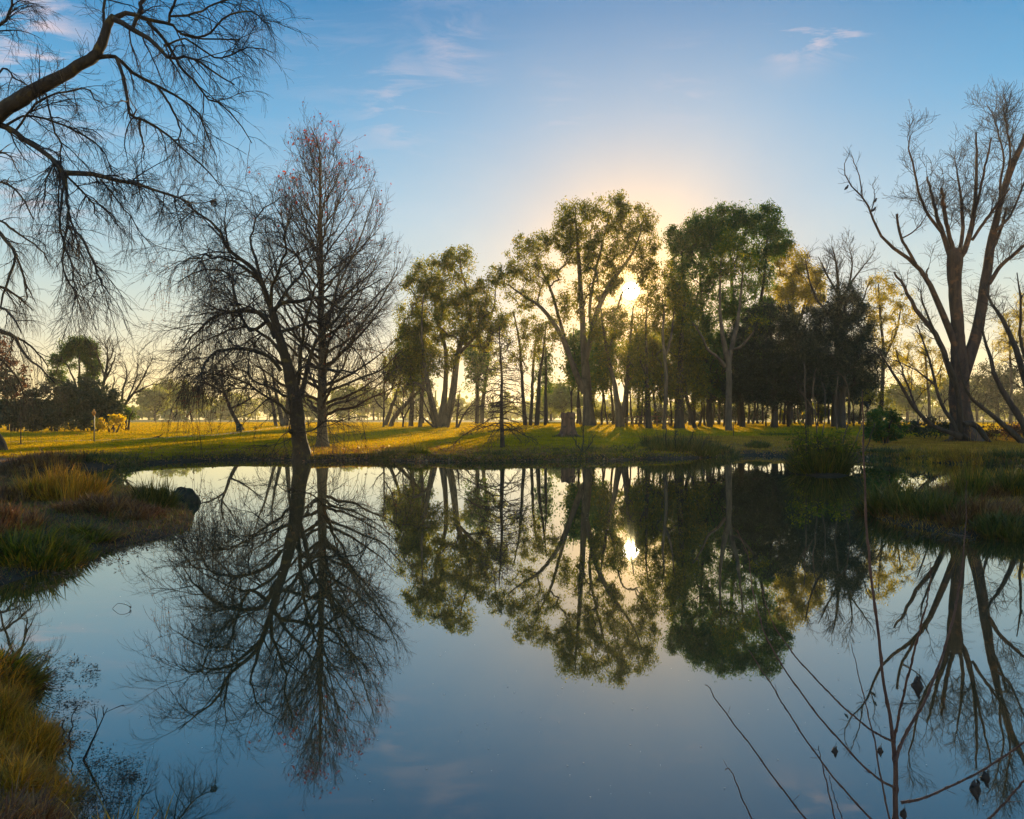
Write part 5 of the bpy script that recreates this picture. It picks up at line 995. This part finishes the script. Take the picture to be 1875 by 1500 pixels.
# weed standing and floating in the water
rg = np.random.default_rng(510); C = []
for (x, y, rx, ry, n) in ((100, 1245, 40, 22, 120), (70, 1205, 20, 12, 60), (120, 1285, 45, 14, 90), (165, 1232, 14, 14, 60), (135, 1212, 14, 6, 20), (100, 1330, 40, 40, 130), (140, 1360, 30, 25, 60), (180, 1400, 50, 25, 150), (235, 1425, 26, 16, 130), (200, 1460, 50, 30, 180), (150, 1440, 40, 30, 140), (230, 1395, 30, 8, 50), (220, 1010, 30, 12, 90), (170, 1030, 40, 10, 110), (300, 985, 40, 8, 100), (120, 1050, 30, 8, 60), (60, 1075, 40, 8, 50), (1720, 985, 60, 8, 80), (320, 955, 25, 14, 80), (250, 1000, 40, 8, 80)):
    xx = rg.normal(x, rx * .6, n); yy = np.maximum(rg.normal(y, ry * .6, n), 800); C.append(np.array([plan(a_, b_) for a_, b_ in zip(xx, yy)]))
C = np.concatenate(C); C = C[rg.random(len(C)) < .6]; C = np.repeat(C, 5, 0) + rg.normal(0, .014, (len(C) * 5, 2)); s, _ = land(C[:, 0], C[:, 1]); C = C[s < .08]; n = len(C); sc = np.clip(C[:, 1] / 6, .6, 2.2)
a = rg.normal(0, 1, (n, 3)) * (1, 1, .35) + (0, 0, .18); a /= np.linalg.norm(a, axis=1, keepdims=True); a *= (rg.uniform(.010, .036, n) * sc)[:, None]; b = np.cross(a, rg.normal(0, 1, (n, 3)) + (0, 0, 1.2)); b *= (rg.uniform(.002, .0045, n) * sc / (np.linalg.norm(b, axis=1) + 1e-9))[:, None]
mb = MB(); mb.leaves(np.column_stack([C, rg.uniform(.002, .02, n)]), a, b); tag(mb.build('water_weed', M['weed']), 'dark reddish weed floating and poking up by the near left bank', 'water weed', kind='stuff')
rg = np.random.default_rng(511); n = 380; xx = rg.uniform(60, 1875, n); yy = 1500 - 620 * rg.random(n) ** .8; C = np.array([plan(a_, b_) for a_, b_ in zip(xx, yy)]); s, _ = land(C[:, 0], C[:, 1]); C = C[s < -.1]; n = len(C)
a = rg.normal(0, 1, (n, 3)) * (1, 1, 0); a *= (rg.uniform(.008, .026, n) * np.clip(C[:, 1] / 8, .5, 2))[:, None] / np.linalg.norm(a, axis=1, keepdims=True); b = np.cross(a, (0, 0, 1)) * .35
mb = MB(); mb.leaves(np.column_stack([C, np.full(n, .004)]), a, b); tag(mb.build('flotsam', M['foam']), 'tiny pale petals and specks floating over the pond', 'flotsam', kind='stuff')

# ---------------------------------------------------------------- things
def twig_thing(name, label, lims, m='twig', cat_='twig', sub=None, sides=5):
    b = MB(); o0 = lims[0][0][0].copy()
    for P, R in lims: b.tubes(P - o0, R, sides)
    if sub:
        rg = np.random.default_rng(sub[0]); s = spawn(rg, (stack(lims)[0] - o0, stack(lims)[1]), sub[1], sub[2], 6, (40, 12), (.25, 1), (0, 0, 0), .12, .6, .006, .002, .3); b.tubes(*s, 3)
        s2 = spawn(rg, s, sub[1] * 1.3, sub[2] * .5, 5, (38, 12), (.2, 1), (0, 0, 0), .12, .6, .004, .0015, .3); b.tubes(*s2, 3)
    o = b.build(name, M[m], smooth=True); o.location = o0; return tag(o, label, cat_)
def flat_limb(tr, z0, z1, K=12):
    """traced on the water plane, rising from z0 to z1"""
    q = resample(tr, K); zz_ = np.linspace(z0, z1, K); dd = (EYE - zz_) * F / (q[:, 1] - HY)
    return np.stack([(q[:, 0] - CX) / F * dd, dd, zz_], 1), q[:, 2] / 2 / F * dd
t = np.linspace(0, math.pi, 16); c2 = plan(222, 1115); P1 = np.stack([c2[0] - .095 * np.cos(t) + .01 * np.sin(3 * t), c2[1] + .02 * np.sin(2 * t), .062 * np.sin(t) ** .8 - .004], 1)
P2 = np.array([P1[14], P1[14] + (.012, 0, .02), P1[14] + (-.02, .01, .055), P1[14] + (-.06, .01, .075)]); P3 = np.array([P1[14], P1[14] + (.01, 0, .004), P1[14] + (.012, -.01, .012), P1[14] + (.0, -.02, .02)])
twig_thing('bent_twig', 'single thin bent twig arching out of the open water near the left spit', [(P1, np.linspace(.0022, .003, 16)), (P2, np.linspace(.002, .001, 4)), (P3, np.linspace(.006, .004, 4))], sides=4)
twig_thing('dead_branch', 'slanting dead twiggy branch standing out of the water beside the near left bank', [(lambda q: (np.linspace(0, 1, 10)[:, None] * (px(197, 1296, 4.55) - np.array([*plan(150, 1392), -.02])) + np.array([*plan(150, 1392), -.02]), np.linspace(.008, .002, 10)))(0)], sub=(7, 16, .16))
for k, (x0, y0, x1, y1, lab) in enumerate(((115, 1362, 116, 1318, 'short upright dead stalk nearest the near left bank'), (125, 1364, 135, 1300, 'taller dead stalk leaning right beside the short upright one'), (101, 1344, 106, 1322, 'hooked little dead stalk at the edge of the near left bank'))):
    b0 = np.array([*plan(x0, y0), -.02]); twig_thing('dead_stalk', lab, [(b0 + np.linspace(0, 1, 8)[:, None] * (px(x1, y1, b0[1]) - b0) + np.array([[.01 * math.sin(v * 2), 0, 0] for v in range(8)]), np.linspace(.006, .003, 8))], cat_='stalk')
# rock at the tip of the left spit
rg = np.random.default_rng(600); b = MB(); u = np.linspace(0, 2 * math.pi, 25)[:-1]; v = np.linspace(-.5, math.pi / 2, 12); U_, V_ = np.meshgrid(u, v)
shp = 1 + .12 * np.sin(2 * U_ + 1) * np.cos(V_) + .08 * np.sin(5 * U_ + 2 * V_) + .05 * np.sin(9 * U_ - 5 * V_) + .07 * np.abs(np.sin(3.3 * U_ + 4 * V_)) + rg.normal(0, .03, U_.shape)
V = np.stack([.30 * shp * np.cos(V_) * np.cos(U_), .30 * shp * np.cos(V_) * np.sin(U_), .36 * shp * np.sin(V_)], -1); ii = np.arange(V[..., 0].size).reshape(U_.shape); nx = np.roll(ii, -1, 1)
b.add(V.reshape(-1, 3), np.stack([ii[:-1], nx[:-1], nx[1:], ii[1:]], -1).reshape(-1, 4)); o = b.build('rock', M['rock']); c_ = plan(337, 922); o.location = (*c_, -.02); tag(o, 'dark rounded rock in the water at the tip of the left spit', 'rock')
for x, y, s_, lab in ((290, 800, 10, 'dark fallen branch lying on the far left lawn under the willow twigs'),):
    D = 55; twig_thing('fallen_branch', lab, [(np.array([base(x - 9, D, .03), base(x - 2, D, .08), base(x + 4, D, .18), base(x + 9, D, .34)]), np.array([.05, .06, .04, .02])), (np.array([base(x - 12, D, .02), base(x - 4, D - .3, .05), base(x + 4, D - .3, .03), base(x + 12, D - .2, .03)]), np.array([.03, .05, .05, .02]))], cat_='branch')
tuft('lawn_tussock', 'tiny dark grass tussock alone on the lawn left of the willow trunk', base(406, 44)[:2], 260, .16, .16, 601, 'dsedge', width=.01)
twig_thing('driftwood', 'pale thin stick floating off the right spit', [flat_limb([(1735, 977, 1.4), (1755, 980, 2.2), (1775, 983, 1.4)], .01, .015)], 'wood', 'stick')
twig_thing('driftwood', 'thin pale stick floating in the water below the rock', [flat_limb([(325, 939, 1.5), (338, 937, 2.4), (350, 935, 1.3)], .01, .015)], 'wood', 'stick')

# stump
D = 57; o0 = base(1040, D, -.05); root = empty('tree_stump', o0, 'broad old tree stump with flared roots and a flat sawn top, alone on the lawn', 'stump')
b = MB(); K = 22; m = 40; zz_ = np.linspace(0, 1.86, K); an = np.linspace(0, 2 * math.pi, m + 1)[:-1]; rg = np.random.default_rng(610)
rb_ = .46 + .09 * (1 - zz_ / 1.86) + .16 * np.exp(-zz_ / .22) + .025 * np.sin(zz_ * 5) + .03 * (zz_ > 1.5); V = []
for i, zv in enumerate(zz_):
    fl = 1 + (.22 * np.exp(-zv / .5) + .05) * np.sin(an * 5 + .6 + .3 * zv) + .05 * np.sin(an * 11 + zv * 2) + rg.normal(0, .022, m); V.append(np.stack([rb_[i] * fl * np.cos(an), rb_[i] * fl * np.sin(an), np.full(m, zv) + (0.05 * np.sin(an * 3) + .04 * np.sin(an * 7) if i == K - 1 else 0)], 1))
V = np.stack(V); ii = np.arange(K * m).reshape(K, m); nx = np.roll(ii, -1, 1); b.add(V.reshape(-1, 3), np.stack([ii[:-1], nx[:-1], nx[1:], ii[1:]], -1).reshape(-1, 4)); b.build('trunk', M['stump'], root)
b = MB(); top = V[-1]; V2 = np.concatenate([top, top * (.5, .5, 1) - (0, 0, .06), [[0, 0, 1.78]]]); i2 = np.arange(m); b.add(V2, np.stack([i2, np.roll(i2, -1), np.roll(i2, -1) + m, i2 + m], 1)); b.add(V2, np.stack([i2 + m, np.roll(i2, -1) + m, np.full(m, 2 * m)], 1)); b.build('sawn_top', M['stump'], root)
for k_, (a0, L) in enumerate(((-.5, 1.1), (.1, 1.35), (-2.2, 1.0), (3.0, .9))):
    b = MB(); P = np.array([[math.cos(a0) * r, math.sin(a0) * r, h] for r, h in ((.35, .45), (.6, .25), (.85, .1), (L, .0))]); b.tubes(resample(P, 8), np.linspace(.17, .06, 8), 8); b.build('root', M['stump'], root, True)
tuft('stump_grass', 'ring of dark grass growing round the foot of the stump', (o0[0], o0[1] - .3), 900, .28, 1.2, 611, 'dsedge', width=.014)

# orange diamond sign on its post
D = 49; o0 = base(172.5, D); root = empty('road_sign', o0, 'orange diamond warning sign on a thin post at the edge of the lawn path', 'sign'); H = 2.16
b = MB(); b.box((0, 0, H / 2 - .1), (.055, .055, H + .1)); b.build('post', M['steel'], root)
b = MB(); hw, hh = .145, .26; yy0, yy1 = -.05, -.035; pts = [(-hw, 0), (0, -hh), (hw, 0), (0, hh)]; V = [(x_, yy0, H - .26 + z_) for x_, z_ in pts] + [(x_, yy1, H - .26 + z_) for x_, z_ in pts]
b.add(V, [[0, 1, 2, 3], [7, 6, 5, 4], [0, 4, 5, 1], [1, 5, 6, 2], [2, 6, 7, 3], [3, 7, 4, 0]]); b.build('panel', M['sign'], root)
b = MB()
for zf, sgn in ((.035, 1), (-.035, -1)):             # the faint double dark mark in its centre
    for xf in (-.045, 0, .045): b.box((xf, yy0 - .003, H - .26 + zf + .012 * sgn * (1 if xf == 0 else -1)), (.036, .004, .028))
b.build('marking', M['ink'], root)
# thin stakes on the left lawn
for x, D, h, lab in ((38, 46, 1.35, 'dark thin stake on the left lawn, left of the orange sign'),):
    o0 = base(x, D); r_s = empty('stake', o0, lab, 'stake'); b = MB(); b.tubes(np.array([[0, 0, -.1], [.01, 0, h * .5], [0, 0, h]]), np.array([.035, .03, .025]), 7); b.build('post', M['gumdark'], r_s, True)
    b = MB(); b.tubes(np.array([[0, 0, .45], [0, 0, .50]]), np.array([.05, .05]), 7); b.build('tie', M['deadleaf'], r_s, True); b = MB(); a = np.linspace(0, 6.28, 12); b.tubes(np.stack([.16 * np.cos(a), .16 * np.sin(a), np.full(12, .02)], 1), np.full(12, .05), 5); b.build('soil_ring', M['deadleaf'], r_s, True)
o0 = base(1304, 58); r_s = empty('stake', o0 + (58 * (1343 - 1304) / F, 0, 0), 'short thin dark stake on the lawn in front of the pale forked gum', 'stake'); b = MB(); b.tubes(np.array([[0, 0, -.1], [.01, 0, .6], [0, 0, 1.5]]), np.array([.035, .03, .02]), 6); b.build('post', M['gumdark'], r_s, True)
# green litter bin
D = 66; o0 = base(438, D); root = empty('litter_bin', o0, 'square dark green litter bin beside the young leaning tree on the far lawn', 'bin')
b = MB(); b.box((0, 0, .36), (.40, .40, .56)); b.build('body', M['bin'], root); b = MB(); b.box((0, 0, .665), (.46, .46, .05)); b.box((0, 0, .71), (.34, .34, .04)); b.build('lid', M['bin'], root)
for sx in (-.17, .17):
    b = MB(); b.box((sx, 0, .03), (.05, .36, .1)); b.build('leg', M['bin'], root)
# brown rail fence by the footbridge
D = 84; xs = np.linspace(1148, 1236, 9); root = empty('rail_fence', base(1192, D), 'brown wooden rail fence low between the pale gum trunks', 'fence'); o0 = np.array(root.location)
tops = []
for i, x in enumerate(xs):
    h = 1.02 + .18 * math.sin(math.pi * i / 8); p_ = base(x, D - 1.4 * math.sin(math.pi * i / 8)); b = MB(); b.box(p_ - o0 + (0, 0, h / 2), (.13, .13, h)); b.build('post', M['wood'], root); tops.append(p_ + (0, -.09, h))
for dz in (-.05, -.45, -.8):
    b = MB(); T = np.array(tops) - o0 + (0, 0, dz)
    for p0_, p1_ in zip(T[:-1], T[1:]):
        dv = p1_ - p0_; L = np.linalg.norm(dv); b.box((p0_ + p1_) / 2, (L, .05, .10), math.atan2(dv[1], dv[0]))
    b.build('rail', M['wood'], root)
# wire fence on the far field at the right
root = empty('wire_fence', base(1700, 100), 'thin post and wire fence across the far field behind the pruned tree', 'fence'); o0 = np.array(root.location); tp = []
for x in range(1640, 1900, 20):
    p_ = base(x, 100); b = MB(); b.tubes(np.array([p_, p_ + (0, 0, 1.2)]) - o0, np.array([.06, .05]), 6); b.build('post', M['gumdark'], root); tp.append(p_ - o0)
for h in (.4, .75, 1.1):
    b = MB(); b.tubes(np.array(tp) + (0, 0, h), np.full(len(tp), .018), 4); b.build('wire', M['gumdark'], root)

# ---------------------------------------------------------------- the sapling at the water's edge in front of the camera
D = 2.3; rg = np.random.default_rng(700)
root = empty('sapling', (px(1640, 1500, D)[0] + .02, D, gz1(px(1640, 1500, D)[0], D)), 'leafless young sapling with thin side shoots and shrivelled leaves, close at lower right', 'sapling')
o = np.array(root.location); f0 = o[2]
SL = [
 ([(1640, 1500, 13), (1640, 1440, 12), (1638, 1380, 11), (1632, 1330, 9), (1620, 1260, 7.5), (1608, 1160, 7), (1597, 1070, 6.5), (1590, 1010, 6), (1586, 950, 5.5), (1583, 880, 5), (1581, 810, 4.5), (1580, 750, 3), (1579, 715, 1.5)], .15),
 ([(1640, 1395, 9), (1655, 1350, 8), (1690, 1290, 7), (1715, 1230, 6.5), (1738, 1160, 6), (1752, 1100, 5.5), (1762, 1040, 4.5), (1768, 960, 3), (1770, 880, 1.5)], .3),
 ([(1637, 1360, 7), (1648, 1300, 6), (1665, 1230, 5.5), (1685, 1150, 4.5), (1700, 1090, 3), (1705, 1030, 1.5)], -.2),
 ([(1636, 1358, 6.5), (1600, 1340, 5), (1550, 1300, 4.5), (1500, 1250, 4), (1455, 1200, 3.5), (1415, 1140, 2.5), (1395, 1080, 1.2)], .1),
 ([(1637, 1442, 7), (1600, 1420, 5.5), (1550, 1370, 5), (1490, 1300, 4.5), (1440, 1230, 4), (1405, 1170, 3), (1380, 1090, 2.5), (1370, 1020, 1.6), (1350, 970, 1)], .3),
 ([(1650, 1470, 8), (1690, 1462, 6), (1740, 1440, 5.5), (1800, 1410, 5), (1875, 1360, 4.5), (1960, 1300, 3)], -.15),
]
def nodes(l, every=6):
    P, R = l; K = len(R); k = np.arange(K); R = R * (1 + .32 * (k % every == 0)); P = P.copy(); side = np.where((k // every) % 2, 1, -1)[:, None]; P += side * np.array([[.0016, 0, 0]]) * np.clip(((k % every) / every), 0, 1)[:, None]; return P, R
lm = [nodes(limb([(x_, y_, w_ * .72) for x_, y_, w_ in t_], D, 80, rg, .0006, dz)) for t_, dz in SL]
st0 = limb([(1640, 1500, 13), (1640, 1700, 15), (1642, 1790, 17)], D, 8); st0[0][-1] = o - (0, 0, .03)
OT = [
 ([(1600, 1505, 6), (1540, 1440, 5), (1490, 1375, 4.5), (1440, 1300, 4), (1410, 1250, 3.5), (1370, 1190, 2)], .2, 1690),
 ([(1480, 1505, 5), (1440, 1455, 4.5), (1385, 1380, 4), (1340, 1320, 3.5), (1310, 1280, 3), (1298, 1258, 2), (1290, 1254, 1)], .1, 1560),
 ([(1630, 1505, 5), (1612, 1420, 4.5), (1600, 1350, 4), (1580, 1270, 3), (1565, 1205, 2), (1558, 1180, 1)], .2, 1650),
 ([(1380, 1505, 4), (1360, 1465, 3.5), (1345, 1425, 3), (1335, 1408, 2), (1327, 1410, 1)], 0, 1420),
 ([(1530, 1505, 4), (1515, 1440, 3.5), (1503, 1390, 2.5), (1498, 1365, 1)], 0, 1550), ([(1545, 1505, 3), (1528, 1460, 2.5), (1518, 1420, 1.2)], .1, 1550),
 ([(1800, 1510, 6), (1840, 1470, 5.5), (1875, 1430, 5), (1940, 1370, 4)], 0, 1740),
]
b = MB(); b.tubes(*lm[0], 8); b.tubes(*st0, 8); b.V = [v - o for v in b.V]; b.build('stem', M['sapl'], root, True)
for P, R in lm[1:]:
    b = MB(); b.tubes(P, R, 7)
    sp_ = spawn(rg, (P[None], R[None]), 6, .035, 4, (60, 12), (.1, 1), (0, 0, .1), .1, .3, .0014, .0007, .2); b.tubes(*sp_, 3)
    b.V = [v - o for v in b.V]; b.build('shoot', M['sapl'], root, True)
for j, (tr, dz, xb) in enumerate(OT):
    foot = np.array([px(xb, 1500, D - .05)[0], D - .05, 0.0]); foot[2] = gz1(foot[0], foot[1]) - .03
    P, R = nodes(limb([(x_, y_, w_ * .68) for x_, y_, w_ in tr], D - .05, 60, rg, .0006, dz)); q = np.vstack([foot, (foot + P[0]) / 2 + (.0, 0, .02), P]); rr = np.concatenate([[R[0] * 1.25, R[0] * 1.1], R])
    b = MB(); b.tubes(q - foot, rr, 7); s_ = spawn(rg, (P[None], R[None]), 6, .035, 4, (60, 12), (.1, 1), (0, 0, .1), .1, .3, .0014, .0007, .2); b.tubes(s_[0] - foot, s_[1], 3)
    ob = b.build('bank_shoot', M['sapl'], smooth=True); ob.location = foot
    tag(ob, ('long thin shoot curving up left, next left of the sapling stem', 'long thin shoot farthest out to the left of the sapling with a hooked tip', 'thin blue-grey shoot rising close to the left side of the sapling stem', 'short thin hooked shoot leftmost of all along the bottom edge', 'short straight shoot at the bottom edge between the sapling and the long shoots', 'shortest thin shoot at the bottom edge beside the short straight one', 'thin shoot crossing the lower right corner')[j], 'shoot', 'shoots round the sapling')
def crumpled(x, y, d_, size, seed, name='dead_leaf'):
    rg = np.random.default_rng(seed); n = 7; u = np.linspace(-1, 1, n); v = np.linspace(0, 1, 9); U_, V_ = np.meshgrid(u, v); wd = np.sin(np.pi * np.clip(V_, .04, 1)) ** .7 * .42
    th = U_ * 1.9; X_ = np.sin(th) * wd * .6 + rg.normal(0, .045, U_.shape); Yy = (1 - np.cos(th)) * wd * .6 + rg.normal(0, .045, U_.shape); Z_ = -V_ + .12 * np.sin(U_ * 4 + V_ * 6) + rg.normal(0, .02, U_.shape)
    V = np.stack([X_, Yy, Z_], -1).reshape(-1, 3) * size; ii = np.arange(U_.size).reshape(U_.shape); b = MB(); c_ = px(x, y, d_) - o; b.add(V + c_, np.stack([ii[:-1, :-1], ii[:-1, 1:], ii[1:, 1:], ii[1:, :-1]], -1).reshape(-1, 4))
    b.tubes(np.array([c_ + (0, 0, 0), c_ + (.002, 0, size * .45)]), np.array([.0008, .0008]), 4); ob = b.build(name, M['deadleaf'], root); md = ob.modifiers.new('thickness', 'SOLIDIFY'); md.thickness = .0012; return ob
for x, y, d_, s_, sd in ((1683, 1240, 2.3, .058, 1), (1530, 1368, 2.33, .030, 2), (1613, 1368, 2.3, .028, 3), (1790, 1432, 2.2, .055, 4), (1808, 1412, 2.25, .045, 5), (1656, 1482, 2.3, .035, 6)): crumpled(x, y, d_, s_, sd)

# ---------------------------------------------------------------- morning haze
hm, N = mat('haze_air'); v = N.n('ShaderNodeVolumePrincipled'); v.inputs['Color'].default_value = (1, .95, .74, 1); v.inputs['Density'].default_value = .00038; v.inputs['Anisotropy'].default_value = .5
N.n('ShaderNodeOutputMaterial', i_Volume=v.outputs[0]); hm.cycles.homogeneous_volume = True
hz_ = MB(); hz_.box((0, 520, 15.2), (1700, 1120, 33.6)); o = hz_.build('haze', hm); o.location = (0, 0, 0); tag(o, 'thin golden morning haze over the pond and lawn', 'haze', kind='stuff')
